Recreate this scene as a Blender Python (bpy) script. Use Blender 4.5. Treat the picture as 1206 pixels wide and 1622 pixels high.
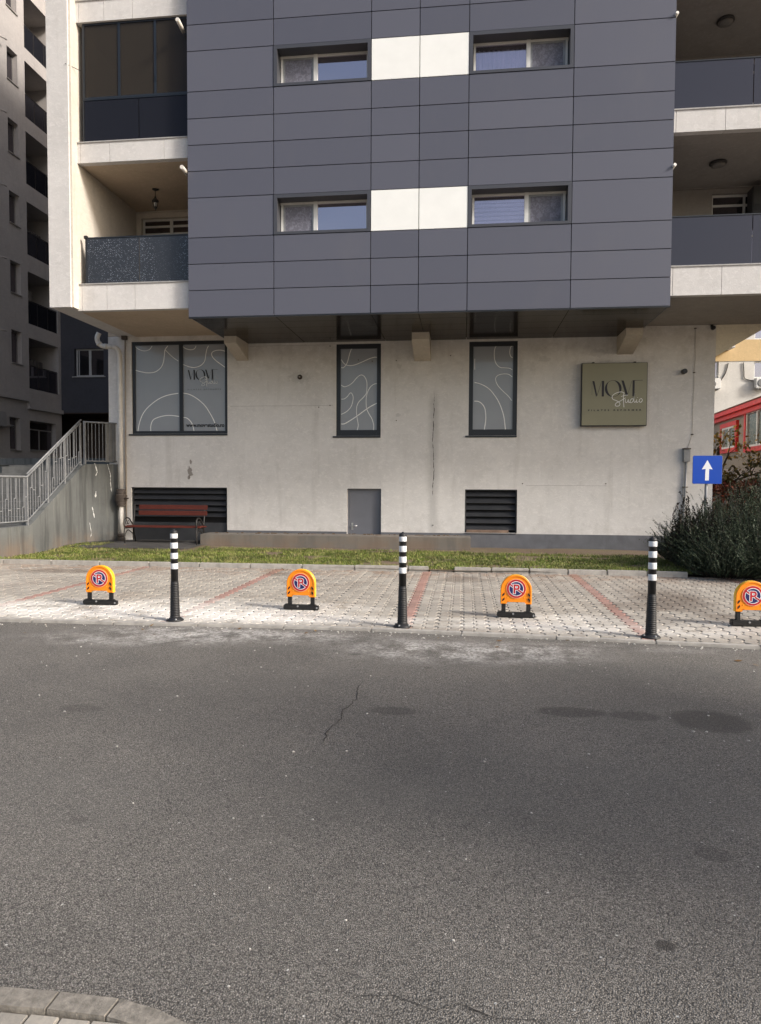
import bpy, bmesh, math, random
import numpy as np
from mathutils import Vector, Matrix, noise
random.seed(7); rng=np.random.default_rng(11)
S=bpy.context.scene; COL=S.collection; R=math.radians
for o in list(bpy.data.objects): bpy.data.objects.remove(o)
# ---------------------------------------------------------------- camera
FPX,YAW,PITCH,ROLL,CH=1110.0,0.11760534,0.04121853,0.00472574,1.62
def cam_axes():
    f=Vector((-math.sin(YAW)*math.cos(PITCH),math.cos(YAW)*math.cos(PITCH),-math.sin(PITCH)))
    r=Vector((math.cos(YAW),math.sin(YAW),0)); u=r.cross(f)
    r2=math.cos(ROLL)*r+math.sin(ROLL)*u; u2=math.cos(ROLL)*u-math.sin(ROLL)*r
    return r2,u2,f
r2,u2,fw=cam_axes(); CP=Vector((0,0,CH))
cd=bpy.data.cameras.new('camera'); cam=bpy.data.objects.new('camera',cd); COL.objects.link(cam); S.camera=cam
M=Matrix((( r2.x,u2.x,-fw.x,CP.x),(r2.y,u2.y,-fw.y,CP.y),(r2.z,u2.z,-fw.z,CP.z),(0,0,0,1))); cam.matrix_world=M
cd.sensor_fit='HORIZONTAL'; cd.sensor_width=36; cd.lens=36*FPX/1206; cd.clip_end=2000; cd.clip_start=.05
# ---------------------------------------------------------------- world, sun, exposure
SUN_EL,SUN_AZ=R(30),R(68)        # azimuth measured from -Y (towards the viewer) round to +X
sdir=Vector((math.sin(SUN_AZ)*math.cos(SUN_EL),-math.cos(SUN_AZ)*math.cos(SUN_EL),math.sin(SUN_EL)))
w=bpy.data.worlds.new('World'); S.world=w; w.use_nodes=True; wn=w.node_tree.nodes; wl=w.node_tree.links
bg=wn['Background']; sky=wn.new('ShaderNodeTexSky'); sky.sky_type='NISHITA'; sky.sun_disc=False
sky.sun_elevation=SUN_EL; sky.sun_rotation=math.atan2(sdir.x,sdir.y); sky.air_density=1.0; sky.dust_density=4.0; sky.ozone_density=1.0
wl.new(sky.outputs[0],bg.inputs[0]); bg.inputs[1].default_value=0.11
sl=bpy.data.lights.new('sun','SUN'); so=bpy.data.objects.new('sun',sl); COL.objects.link(so)
sl.energy=2.3; sl.angle=R(10); sl.color=(1,.95,.89); so.rotation_euler=(-sdir).to_track_quat('-Z','Y').to_euler()
S.view_settings.view_transform='Standard'; S.view_settings.look='None'; S.view_settings.gamma=1
S.view_settings.exposure=0.94
S.render.resolution_x=761; S.render.resolution_y=1024
# ---------------------------------------------------------------- pixel -> plane helpers (measurements of the photograph)
def _ray(x,y): return r2*((x-603)/FPX)-u2*((y-811)/FPX)+fw
def atY(x,y,Y): d=_ray(x,y); return CP+d*(Y/d.y)
def atX(x,y,X): d=_ray(x,y); return CP+d*(X/d.x)
def atZ(x,y,Z=0): d=_ray(x,y); return CP+d*((Z-CH)/d.z)
# ---------------------------------------------------------------- materials
MATS={}
def srgb(r,g,b):
    f=lambda c:(c/255/12.92 if c/255<=.04045 else ((c/255+.055)/1.055)**2.4)
    return (f(r),f(g),f(b))
class NT:
    def __init__(s,name):
        s.m=bpy.data.materials.new(name); s.m.use_nodes=True; s.t=s.m.node_tree; s.n=s.t.nodes; s.p=s.n['Principled BSDF']; s.co=None
    def l(s,a,b): s.t.links.new(a,b)
    def coord(s,kind='Object'):
        if s.co is None: s.co=s.n.new('ShaderNodeTexCoord')
        return s.co.outputs[kind]
    def noise(s,scale,detail=4,rough=.55,vec=None,sc3=None,dist=0):
        t=s.n.new('ShaderNodeTexNoise'); t.inputs['Scale'].default_value=scale; t.inputs['Detail'].default_value=detail; t.inputs['Roughness'].default_value=rough; t.inputs['Distortion'].default_value=dist
        v=vec or s.coord()
        if sc3:
            mp=s.n.new('ShaderNodeMapping'); mp.inputs['Scale'].default_value=sc3; s.l(v,mp.inputs[0]); v=mp.outputs[0]
        s.l(v,t.inputs['Vector']); return t.outputs['Fac']
    def vor(s,scale,out='Color',feature='F1',vec=None):
        t=s.n.new('ShaderNodeTexVoronoi'); t.feature=feature; t.inputs['Scale'].default_value=scale; s.l(vec or s.coord(),t.inputs['Vector']); return t.outputs[out]
    def ramp(s,fac,stops):
        r=s.n.new('ShaderNodeValToRGB'); e=r.color_ramp.elements
        while len(e)<len(stops): e.new(.5)
        for i,(p,c) in enumerate(stops):
            e[i].position=p; e[i].color=(*c,1) if not isinstance(c,(int,float)) else (c,c,c,1)
        s.l(fac,r.inputs[0]); return r.outputs[0]
    def mix(s,fac,a,b,mode='MIX'):
        m=s.n.new('ShaderNodeMix'); m.data_type='RGBA'; m.blend_type=mode
        for sk,v in ((m.inputs[0],fac),(m.inputs[6],a),(m.inputs[7],b)):
            if hasattr(v,'links'): s.l(v,sk)
            elif isinstance(v,(int,float)): sk.default_value=v if sk==m.inputs[0] else (v,v,v,1)
            else: sk.default_value=(*v,1)
        return m.outputs[2]
    def math(s,op,a,b=0,c=0,clamp=False):
        m=s.n.new('ShaderNodeMath'); m.operation=op; m.use_clamp=clamp
        for i,v in enumerate((a,b,c)):
            if hasattr(v,'links'): s.l(v,m.inputs[i])
            else: m.inputs[i].default_value=v
        return m.outputs[0]
    def sep(s,v=None):
        x=s.n.new('ShaderNodeSeparateXYZ'); s.l(v or s.coord(),x.inputs[0]); return x.outputs
    def bump(s,h,strength=.3,dist=.01):
        b=s.n.new('ShaderNodeBump'); b.inputs['Strength'].default_value=strength; b.inputs['Distance'].default_value=dist; s.l(h,b.inputs['Height'])
        prev=s.p.inputs['Normal'].links
        if prev: s.l(prev[0].from_socket,b.inputs['Normal'])
        s.l(b.outputs[0],s.p.inputs['Normal'])
    def smooth(s,v,a,b):
        m=s.n.new('ShaderNodeMapRange'); m.interpolation_type='SMOOTHSTEP'; s.l(v,m.inputs[0]); m.inputs[1].default_value=a; m.inputs[2].default_value=b; return m.outputs[0]
    def base(s,c):
        if hasattr(c,'links'): s.l(c,s.p.inputs['Base Color'])
        else: s.p.inputs['Base Color'].default_value=(*c,1)
    def rough(s,r):
        if hasattr(r,'links'): s.l(r,s.p.inputs['Roughness'])
        else: s.p.inputs['Roughness'].default_value=r
    def ellipse(s,cx,cy,rx,ry,edge=.25,wob=.25,nz=None):
        x=s.sep(); dx=s.math('DIVIDE',s.math('SUBTRACT',x[0],cx),rx); dy=s.math('DIVIDE',s.math('SUBTRACT',x[1],cy),ry)
        d=s.math('SQRT',s.math('ADD',s.math('MULTIPLY',dx,dx),s.math('MULTIPLY',dy,dy)))
        if nz is not None: d=s.math('ADD',d,s.math('MULTIPLY',s.math('SUBTRACT',nz,.5),wob*4))
        return s.smooth(d,1+edge,1-edge)
def simple(name,c,rough=.6,var=.12,scale=6,bump=0,bscale=80,metal=0,spec=.5,dirt=0):
    if name in MATS: return MATS[name]
    m=NT(name); n=m.noise(scale,5,.6)
    lo=tuple(v*(1-var) for v in c); hi=tuple(min(1,v*(1+var)) for v in c)
    col=m.ramp(n,[(.3,lo),(.7,hi)])
    if dirt:
        d=m.noise(scale*.6,6,.7,sc3=(1,1,.25)); col=m.mix(m.math('MULTIPLY',m.smooth(d,.5,.75),dirt),col,tuple(v*.45 for v in c))
    m.base(col); m.rough(rough); m.p.inputs['Metallic'].default_value=metal; m.p.inputs['Specular IOR Level'].default_value=spec
    if bump: m.bump(m.noise(bscale,4,.6),bump,.004)
    MATS[name]=m.m; return m.m
def plaster(name,c,cracks=False,streak=.5,bump=.5,seams=None):
    m=NT(name)
    big=m.noise(.7,6,.65); mid=m.noise(4,6,.7); fine=m.noise(45,4,.7)
    col=m.ramp(big,[(.3,tuple(v*.88 for v in c)),(.68,tuple(v*1.06 for v in c))])
    col=m.mix(m.math('MULTIPLY',m.smooth(mid,.5,.72),.3),col,tuple(v*.70 for v in c))
    trowel=m.noise(9,7,.75,sc3=(1,1,1.6),dist=.8)
    col=m.mix(m.math('MULTIPLY',m.smooth(trowel,.5,.62),.4),col,tuple(min(1,v*1.22) for v in c))
    fleck=m.noise(30,5,.8); col=m.mix(m.math('MULTIPLY',m.smooth(fleck,.56,.72),.5),col,tuple(v*.62 for v in c))
    st=m.noise(3.2,5,.65,sc3=(1,1,.10)); col=m.mix(m.math('MULTIPLY',m.smooth(st,.52,.75),streak*.5),col,(c[0]*.55,c[1]*.53,c[2]*.50))
    if cracks:
        x=m.sep(); wob=m.math('MULTIPLY',m.math('SUBTRACT',m.noise(2.5,4,.6),.5),.12)
        def vline(cx,z0,z1,wd,soft):
            d=m.math('ABSOLUTE',m.math('ADD',m.math('SUBTRACT',x[0],cx),wob))
            a=m.smooth(d,wd+soft,wd); a=m.math('MULTIPLY',a,m.smooth(x[2],z0-.06,z0+.06)); return m.math('MULTIPLY',a,m.smooth(x[2],z1+.2,z1-.2))
        def hline(z,x0,x1,wd):
            d=m.math('ABSOLUTE',m.math('SUBTRACT',x[2],m.math('ADD',z,m.math('MULTIPLY',wob,.15))))
            a=m.smooth(d,wd*2,wd); a=m.math('MULTIPLY',a,m.smooth(x[0],x0-.02,x0+.02)); return m.math('MULTIPLY',a,m.smooth(x[0],x1+.02,x1-.02))
        brk=m.smooth(m.noise(7,4,.7),.36,.52)
        col=m.mix(m.math('MULTIPLY',vline(-.74,.35,3.75,.03,.16),.42),col,tuple(v*.5 for v in c))
        col=m.mix(m.math('MULTIPLY',vline(-.74,1.35,3.75,.004,.010),m.math('MULTIPLY',brk,.9)),col,(.05,.045,.04))
        for z,x0,x1 in ((3.55,-5.9,-3.25),(1.58,1.5,3.4),(5.05,-5.4,-3.3)):
            col=m.mix(m.math('MULTIPLY',hline(z,x0,x1,.004),.35),col,(.13,.11,.1))
        # peeled patches
        def patch(cx,cz,rx,rz):
            dx=m.math('DIVIDE',m.math('SUBTRACT',x[0],cx),rx); dz=m.math('DIVIDE',m.math('SUBTRACT',x[2],cz),rz)
            d=m.math('SQRT',m.math('ADD',m.math('MULTIPLY',dx,dx),m.math('MULTIPLY',dz,dz)))
            d=m.math('ADD',d,m.math('MULTIPLY',m.math('SUBTRACT',m.noise(14,4,.6),.5),2.2)); return m.smooth(d,1.05,.9)
        for a in ((-6.97,1.88,.06,.15),(-6.95,2.14,.03,.06),(-7.0,1.75,.03,.07)): col=m.mix(m.math('MULTIPLY',patch(*a),.75),col,(.16,.135,.115))
        for a in ((-4.1,4.26,.25,.16),(1.9,4.62,.13,.07),(3.15,4.75,.2,.1),(-1.6,4.5,.06,.06),(-1.62,3.3,.06,.06)): col=m.mix(m.math('MULTIPLY',patch(*a),.35),col,tuple(v*.6 for v in c))
        # mottled darker tone towards the top and splash dirt at the foot
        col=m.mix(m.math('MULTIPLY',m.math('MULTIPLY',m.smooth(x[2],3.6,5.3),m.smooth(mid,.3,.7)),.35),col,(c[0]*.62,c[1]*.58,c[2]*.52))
        col=m.mix(m.math('MULTIPLY',m.math('MULTIPLY',m.smooth(x[2],1.0,.3),m.smooth(mid,.35,.65)),.3),col,(c[0]*.68,c[1]*.66,c[2]*.62))
    m.base(col); m.rough(.92); m.p.inputs['Specular IOR Level'].default_value=.2
    m.bump(fine,bump,.006); m.bump(trowel,bump*.6,.012)
    MATS[name]=m.m; return m.m
def glassy(name,tint,refl=.3,alpha=.3,rough=.02,fk=.6):
    if name in MATS: return MATS[name]
    m=NT(name); n=m.n; out=n['Material Output']
    g=n.new('ShaderNodeBsdfGlossy'); g.inputs['Roughness'].default_value=rough; g.inputs['Color'].default_value=(1,.90,.98,1)
    t=n.new('ShaderNodeBsdfTransparent'); t.inputs[0].default_value=(*tint,1)
    d=n.new('ShaderNodeBsdfDiffuse'); d.inputs[0].default_value=(*[v*.5 for v in tint],1)
    m1=n.new('ShaderNodeMixShader'); m1.inputs[0].default_value=alpha; m.l(t.outputs[0],m1.inputs[1]); m.l(d.outputs[0],m1.inputs[2])
    fr=n.new('ShaderNodeLayerWeight'); fr.inputs[0].default_value=.35
    fac=m.math('ADD',m.math('MULTIPLY',fr.outputs['Fresnel'],fk),refl,clamp=True)
    m2=n.new('ShaderNodeMixShader'); m.l(fac,m2.inputs[0]); m.l(m1.outputs[0],m2.inputs[1]); m.l(g.outputs[0],m2.inputs[2]); m.l(m2.outputs[0],out.inputs[0])
    b=n.new('ShaderNodeBump'); b.inputs['Strength'].default_value=.04; b.inputs['Distance'].default_value=.02; m.l(m.noise(1.5,2),b.inputs['Height']); m.l(b.outputs[0],g.inputs['Normal'])
    MATS[name]=m.m; return m.m

WALLC=(.66,.64,.612)
wall_m=plaster('cream_plaster_wall',WALLC,cracks=True)
cream_m=plaster('cream_render',(.57,.525,.46),streak=.6,bump=.35)
pil_m=plaster('grey_white_render',(.58,.565,.55),streak=.45,bump=.5)
soffit_m=plaster('soffit_render',(.50,.41,.31),streak=.1,bump=.3)
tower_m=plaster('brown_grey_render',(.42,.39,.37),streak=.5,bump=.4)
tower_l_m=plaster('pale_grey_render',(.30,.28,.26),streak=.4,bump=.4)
def clad():
    m=NT('grey_composite_panel'); isl=m.n.new('ShaderNodeNewGeometry').outputs['Random Per Island']
    c=m.ramp(isl,[(0,(.078,.081,.105)),(1,(.097,.100,.126))])
    d=m.noise(1.1,6,.7,sc3=(1,1,.4)); c=m.mix(m.math('MULTIPLY',m.smooth(d,.5,.8),.3),c,(.115,.113,.125))
    sp=m.noise(2.2,5,.75); c=m.mix(m.math('MULTIPLY',m.smooth(sp,.66,.74),.18),c,(.058,.059,.07))
    m.base(c); m.rough(.36); m.bump(m.noise(.9,2),.06,.02); m.p.inputs['Specular IOR Level'].default_value=.45; return m.m
clad_m=clad()
creamp_m=simple('cream_panel_coat',(.78,.79,.765),.4,.03,3)
gap_m=simple('dark_gap',(.012,.012,.014),.8,.1)
anth=simple('anthracite_frame',(.013,.016,.021),.35,.1,8)
pvc=simple('white_window_plastic',(.62,.62,.60),.4,.06,5,dirt=.3)
stone_sill=simple('grey_sill_stone',(.33,.32,.31),.6,.15,14,.1)
metal_l=simple('grey_lacquered_sheet',(.15,.155,.175),.45,.07,3)
louv=simple('black_louvre_metal',(.028,.029,.032),.5,.2,4)
plinth_m=simple('grey_plinth_paint',(.125,.128,.14),.85,.18,3,.3,40,dirt=.5)
def concrete_f(name,c,damp=.6):
    m=NT(name); a=m.noise(1.1,6,.65); b=m.noise(18,5,.7); s=m.noise(4,5,.65,sc3=(1,1,.09))
    col=m.ramp(a,[(.3,tuple(v*.8 for v in c)),(.7,tuple(v*1.15 for v in c))])
    col=m.mix(m.math('MULTIPLY',m.smooth(s,.45,.62),damp),col,tuple(v*.42 for v in c))
    s2=m.noise(5.5,5,.65,sc3=(1,1,.07)); col=m.mix(m.math('MULTIPLY',m.smooth(s2,.55,.7),damp*.7),col,(c[0]*1.55,c[1]*1.5,c[2]*1.4))
    col=m.mix(m.math('MULTIPLY',m.smooth(b,.55,.75),.3),col,tuple(v*.6 for v in c))
    z=m.sep()[2]; col=m.mix(m.math('MULTIPLY',m.math('MULTIPLY',m.smooth(z,.55,.1),m.smooth(a,.35,.6)),.5),col,(.17,.105,.06))
    m.base(col); m.rough(.9); m.bump(b,.5,.006); MATS[name]=m.m; return m.m
conc_wall=concrete_f('damp_concrete',(.115,.12,.117),.7)
conc_box=concrete_f('planter_concrete',(.175,.16,.14),.25)
conc_kerb=simple('kerb_concrete',(.36,.34,.31),.9,.2,7,.5,60,dirt=.5)
film=simple('grey_window_film',(.27,.287,.315),.30,.05,1.5); film.node_tree.nodes['Principled BSDF'].inputs['Coat Weight'].default_value=.8; film.node_tree.nodes['Principled BSDF'].inputs['Coat Roughness'].default_value=.06
white_ink=simple('white_print',(.85,.85,.83),.5,.02)
dark_ink=simple('charcoal_print',(.014,.012,.018),.5,.05)
black_ink=simple('black_print',(.006,.006,.007),.5,.02)
olive=simple('olive_sign_face',(.25,.238,.155),.45,.04,2)
darkmetal=simple('dark_metal',(.02,.018,.017),.45,.2,10)
pipe_m=simple('white_pvc_pipe',(.60,.57,.52),.5,.1,4,dirt=.6)
iron_m=simple('rusty_cast_iron',(.07,.055,.045),.7,.3,14,.4,60)
galv=simple('galvanised_metal',(.27,.275,.28),.45,.15,8,metal=.3,dirt=.4)
galv_d=simple('grey_painted_railing',(.19,.195,.20),.5,.15,8,dirt=.3)
wood=NT('red_brown_painted_wood'); g_=wood.noise(6,6,.7,sc3=(1,14,14)); wood.base(wood.ramp(g_,[(.3,(.06,.011,.007)),(.7,(.14,.027,.015))])); wood.rough(.45); wood=wood.m
orange=simple('orange_plastic',(.85,.25,.008),.38,.06,5)
yellow=simple('yellow_plastic_edge',(.88,.50,.02),.38,.05,5)
blackpl=simple('black_plastic',(.010,.010,.011),.38,.2,10)
rubber=simple('black_rubber',(.012,.012,.013),.55,.25,20,.2,60)
reflw=simple('white_reflective_band',(.68,.69,.70),.3,.08,30,dirt=.2)
redp=simple('dark_red_print',(.42,.015,.022),.45,.04)
bluep=simple('dark_blue_print',(.012,.016,.10),.45,.04)
bluesign=simple('blue_sign_face',(.008,.065,.42),.32,.03,3)
whitesign=simple('white_sign_paint',(.78,.80,.82),.35,.02,3)
redwin=simple('red_window_paint',(.52,.016,.008),.45,.1,6)
glass_r=glassy('reflective_glass',(.22,.22,.26),.40,.35)
glass_c=glassy('clear_window_glass',(.80,.80,.86),.22,.05)
glass_d=glassy('dark_glass',(.10,.10,.11),.10,.4)
glass_t=glassy('tinted_glass_dark',(.20,.17,.13),.0,.30,fk=.3)
glass_b=glassy('blue_grey_glass',(.034,.036,.046),.0,.75,fk=.4)
glass_s=glassy('sheet_glass_grey',(.050,.056,.072),.015,.97,.2)
room_m=simple('dark_room',(.05,.045,.04),.9,.2)
curtain_m=simple('pale_curtain',(.55,.58,.66),.9,.12,5)
def patterned():
    m=NT('patterned_glass_film'); mp=m.n.new('ShaderNodeMapping'); mp.inputs['Rotation'].default_value=(0,R(28),0); mp.inputs['Scale'].default_value=(1,1,1.9); m.l(m.coord(),mp.inputs[0])
    v=m.n.new('ShaderNodeTexVoronoi'); v.inputs['Scale'].default_value=22; v.inputs['Randomness'].default_value=.55; v.distance='MANHATTAN'; m.l(mp.outputs[0],v.inputs['Vector'])
    x=m.sep(); fade=m.noise(1.4,3,.5,sc3=(1,1,.3))
    pat=m.smooth(v.outputs['Distance'],.52,.46)
    c=m.mix(m.math('MULTIPLY',pat,m.math('ADD',m.math('MULTIPLY',m.smooth(fade,.40,.55),.75),.25)),(.028,.030,.035),(.20,.215,.25))
    m.base(c); m.rough(.18); return m.m
pattern_m=patterned()
def net():
    m=NT('lace_net_curtain'); a=m.vor(9,'Distance'); b=m.noise(14,5,.7,dist=1.2)
    m.base(m.mix(m.smooth(b,.45,.58),(.13,.13,.16),(.20,.20,.245))); m.rough(.7); return m.m
net_m=net()

# ---------------------------------------------------------------- mesh helpers
class MB:
    def __init__(s): s.v=[]; s.f=[]; s.mi=[]; s.sm=[]
    def add(s,vs,fs,mi=0,sm=False):
        o=len(s.v); s.v+= [tuple(v) for v in vs]; s.f+=[tuple(o+i for i in f) for f in fs]; s.mi+=[mi]*len(fs); s.sm+=[sm]*len(fs); return s
    def box(s,x0,x1,y0,y1,z0,z1,mi=0,b=0):
        if x0>x1:x0,x1=x1,x0
        if y0>y1:y0,y1=y1,y0
        if z0>z1:z0,z1=z1,z0
        if b:
            bm=bmesh.new(); bmesh.ops.create_cube(bm,size=1)
            for v in bm.verts: v.co=Vector((x0+(v.co.x+.5)*(x1-x0),y0+(v.co.y+.5)*(y1-y0),z0+(v.co.z+.5)*(z1-z0)))
            bmesh.ops.bevel(bm,geom=list(bm.edges),offset=b,segments=2,affect='EDGES',clamp_overlap=True); bm.verts.index_update()
            s.add([v.co for v in bm.verts],[[v.index for v in f.verts] for f in bm.faces],mi); bm.free(); return s
        return s.add([(x0,y0,z0),(x1,y0,z0),(x1,y1,z0),(x0,y1,z0),(x0,y0,z1),(x1,y0,z1),(x1,y1,z1),(x0,y1,z1)],
            [(0,3,2,1),(4,5,6,7),(0,1,5,4),(1,2,6,5),(2,3,7,6),(3,0,4,7)],mi)
    def quad(s,a,b,c,d,mi=0): return s.add([a,b,c,d],[(0,1,2,3)],mi)
    def prism(s,poly,vec,mi=0,mside=None,sm=False):
        n=len(poly); vec=Vector(vec); P=[Vector(p) for p in poly]
        s.add(P+[p+vec for p in P],[tuple(range(n))[::-1],tuple(range(n,2*n))],mi)
        o=len(s.v)-2*n
        for i in range(n):
            j=(i+1)%n; s.f.append((o+i,o+j,o+n+j,o+n+i)); s.mi.append(mi if mside is None else mside); s.sm.append(sm)
        return s
    def tube(s,path,r,n=10,mi=0,cap=True):
        P=[Vector(p) for p in path]; rs=r if isinstance(r,(list,tuple)) else [r]*len(P)
        t0=(P[1]-P[0]).normalized(); up=Vector((0,0,1)) if abs(t0.z)<.9 else Vector((0,1,0)); side=t0.cross(up).normalized()
        vs=[]
        for i,p in enumerate(P):
            t=((P[min(i+1,len(P)-1)]-P[max(i-1,0)])).normalized(); side=(side-t*side.dot(t)).normalized(); u=t.cross(side)
            for k in range(n):
                a=2*math.pi*k/n; vs.append(p+(side*math.cos(a)+u*math.sin(a))*rs[i])
        fs=[(i*n+k,i*n+(k+1)%n,(i+1)*n+(k+1)%n,(i+1)*n+k) for i in range(len(P)-1) for k in range(n)]
        s.add(vs,fs,mi,True)
        if cap:
            o=len(s.v)-len(vs); s.f+= [tuple(o+k for k in range(n))[::-1],tuple(o+(len(P)-1)*n+k for k in range(n))]; s.mi+=[mi]*2; s.sm+=[False]*2
        return s
    def lathe(s,prof,c=(0,0,0),n=28,mi=0,axis='z',sm=True):
        vs=[];c=Vector(c)
        for r,h in prof:
            for k in range(n):
                a=2*math.pi*k/n
                p=(r*math.cos(a),r*math.sin(a),h) if axis=='z' else ((r*math.cos(a),h,r*math.sin(a)) if axis=='y' else (h,r*math.cos(a),r*math.sin(a)))
                vs.append(c+Vector(p))
        m=len(prof); fs=[(i*n+k,i*n+(k+1)%n,(i+1)*n+(k+1)%n,(i+1)*n+k) for i in range(m-1) for k in range(n)]
        s.add(vs,fs,mi,sm); o=len(s.v)-len(vs)
        s.f+=[tuple(o+k for k in range(n))[::-1],tuple(o+(m-1)*n+k for k in range(n))]; s.mi+=[mi]*2; s.sm+=[False]*2
        return s
    def ribbon(s,pts,wd,Y,mi=0,thick=.0):
        # flat strip in the XZ plane at depth Y
        L=[];n=len(pts)
        for i,(x,z) in enumerate(pts):
            a=pts[max(i-1,0)]; b=pts[min(i+1,n-1)]; dx,dz=b[0]-a[0],b[1]-a[1]; l=math.hypot(dx,dz) or 1; ww=(wd[i] if isinstance(wd,list) else wd)/2
            L.append(((x-dz/l*ww,Y,z+dx/l*ww),(x+dz/l*ww,Y,z-dx/l*ww)))
        for i in range(n-1): s.quad(L[i][1],L[i+1][1],L[i+1][0],L[i][0],mi)
        return s
    def build(s,name,mats,parent=None,label=None,bevel=0):
        me=bpy.data.meshes.new(name); me.from_pydata(s.v,[],s.f)
        for m in (mats if isinstance(mats,(list,tuple)) else [mats]): me.materials.append(m)
        me.polygons.foreach_set('material_index',s.mi); me.polygons.foreach_set('use_smooth',s.sm); 
        bm=bmesh.new(); bm.from_mesh(me)
        if len(bm.faces)<20000: bmesh.ops.recalc_face_normals(bm,faces=bm.faces)
        bm.to_mesh(me); bm.free(); me.update()
        o=bpy.data.objects.new(name,me); COL.objects.link(o)
        if parent is not None: attach(o,parent)
        if label: o['label']=label
        return o
LOC={}
def attach(o,p):
    o.parent=p; t=p.location.copy() if p.parent is None else Vector((0,0,0))   # parts are authored in world space
    o.matrix_parent_inverse=Matrix.Translation(-t)
def tag(o,label=None,cat=None,group=None,kind=None):
    if label:o['label']=label
    if cat:o['category']=cat
    if group:o['group']=group
    if kind:o['kind']=kind
    return o
def thing(name,loc,label,cat,group=None):
    o=bpy.data.objects.new(name,None); COL.objects.link(o); o.location=loc; o.empty_display_size=.2; return tag(o,label,cat,group)
def copy_tree(o,parent=None):
    c=o.copy(); COL.objects.link(c)
    if parent is not None: c.parent=parent
    for ch in list(o.children): copy_tree(ch,c)
    return c
def struct(o): o['kind']='structure'; return o
def spline(pts,k=8):
    out=[];n=len(pts)
    for i in range(n-1):
        p0,p1,p2,p3=pts[max(i-1,0)],pts[i],pts[i+1],pts[min(i+2,n-1)]
        for j in range(k):
            t=j/k; out.append(tuple(.5*(2*b+(c-a)*t+(2*a-5*b+4*c-d)*t*t+(-a+3*b-3*c+d)*t**3) for a,b,c,d in zip(p0,p1,p2,p3)))
    out.append(tuple(pts[-1])); return out
def text_mesh(mb,txt,x,z,size,Y,mi=0,spacing=1.0,width=None,bold=0,shear=0):
    cu=bpy.data.curves.new('t','FONT'); cu.body=txt; cu.size=size; cu.space_character=spacing; cu.offset=bold; cu.shear=shear
    ob=bpy.data.objects.new('t',cu); COL.objects.link(ob); dg=bpy.context.evaluated_depsgraph_get(); dg.update()
    me=bpy.data.meshes.new_from_object(ob.evaluated_get(dg)); vs=[v.co.copy() for v in me.vertices]; fs=[tuple(p.vertices) for p in me.polygons]
    x0=min(v.x for v in vs);x1=max(v.x for v in vs); k=1 if width is None else width/(x1-x0)
    mb.add([(x+(v.x-x0)*k,Y,z+v.y) for v in vs],fs,mi); bpy.data.objects.remove(ob)
# ================================================================ GROUND
ZR=-0.018                                    # carriageway level, the paved bays are at z=0
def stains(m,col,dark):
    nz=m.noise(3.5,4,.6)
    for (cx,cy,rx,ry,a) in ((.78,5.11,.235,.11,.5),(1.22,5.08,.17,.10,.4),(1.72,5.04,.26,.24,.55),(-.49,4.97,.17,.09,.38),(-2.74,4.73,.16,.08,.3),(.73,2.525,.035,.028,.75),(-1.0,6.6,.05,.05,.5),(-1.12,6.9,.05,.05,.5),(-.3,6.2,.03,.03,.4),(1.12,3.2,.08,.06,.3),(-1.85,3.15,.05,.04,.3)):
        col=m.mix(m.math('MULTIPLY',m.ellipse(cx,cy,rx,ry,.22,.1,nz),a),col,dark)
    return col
def asphalt():
    m=NT('asphalt'); co=m.coord(); big=m.noise(.32,4,.55); mid=m.noise(1.7,6,.7); 
    c=m.ramp(big,[(.34,(.178,.166,.150)),(.5,(.215,.200,.179)),(.66,(.25,.231,.205))])
    c=m.mix(m.math('MULTIPLY',m.smooth(mid,.4,.7),.22),c,(.13,.125,.117))
    cell=m.vor(170,'Color'); cs=m.n.new('ShaderNodeSeparateColor'); m.l(cell,cs.inputs[0])
    g=m.ramp(cs.outputs[0],[(0,.58),(.45,.86),(.75,1.07),(.93,1.3),(1,1.8)])
    c=m.mix(1,c,g,'MULTIPLY')
    fine=m.noise(420,3,.7); c=m.mix(1,c,m.ramp(fine,[(.3,.62),(.7,1.35)]),'MULTIPLY')
    dist=m.vor(170,'Distance'); c=m.mix(m.math('MULTIPLY',m.smooth(dist,.45,.75),.65),c,(.02,.019,.018))
    # broad soft shade over the road, painted into the asphalt as darker ellipses
    nz=m.noise(.8,5,.65)
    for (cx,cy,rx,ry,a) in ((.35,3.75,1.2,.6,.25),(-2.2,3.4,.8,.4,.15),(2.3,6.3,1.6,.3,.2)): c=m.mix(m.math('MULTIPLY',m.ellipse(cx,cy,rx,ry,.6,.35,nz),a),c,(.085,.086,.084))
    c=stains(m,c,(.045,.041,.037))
    # pale building sand trodden over the kerb
    sn=m.noise(2.6,7,.75); sf=m.noise(30,4,.8)
    for (cx,cy,rx,ry,a) in ((-2.75,7.25,1.2,.34,1.0),(-3.6,6.85,1.0,.25,.55),(-.15,6.85,.95,.42,.85),(.75,6.9,.6,.35,.5),(1.5,7.2,1.2,.14,.3),(-1.6,7.3,1.0,.2,.35)):
        k=m.math('MULTIPLY',m.math('MULTIPLY',m.ellipse(cx,cy,rx,ry,.7,.3,sn),m.smooth(sn,.38,.66)),m.math('MULTIPLY',m.smooth(sf,.35,.6),a)); c=m.mix(k,c,(.72,.69,.65))
    w_=m.vor(16,'Distance'); wc=m.n.new('ShaderNodeSeparateColor'); m.l(m.vor(16,'Color'),wc.inputs[0])
    c=m.mix(m.math('MULTIPLY',m.smooth(w_,.10,.05),m.math('GREATER_THAN',wc.outputs[1],.80)),c,(.5,.49,.46))
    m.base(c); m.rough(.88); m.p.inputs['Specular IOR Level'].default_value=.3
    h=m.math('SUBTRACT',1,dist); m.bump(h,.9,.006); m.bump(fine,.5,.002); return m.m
asph=asphalt()
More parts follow.
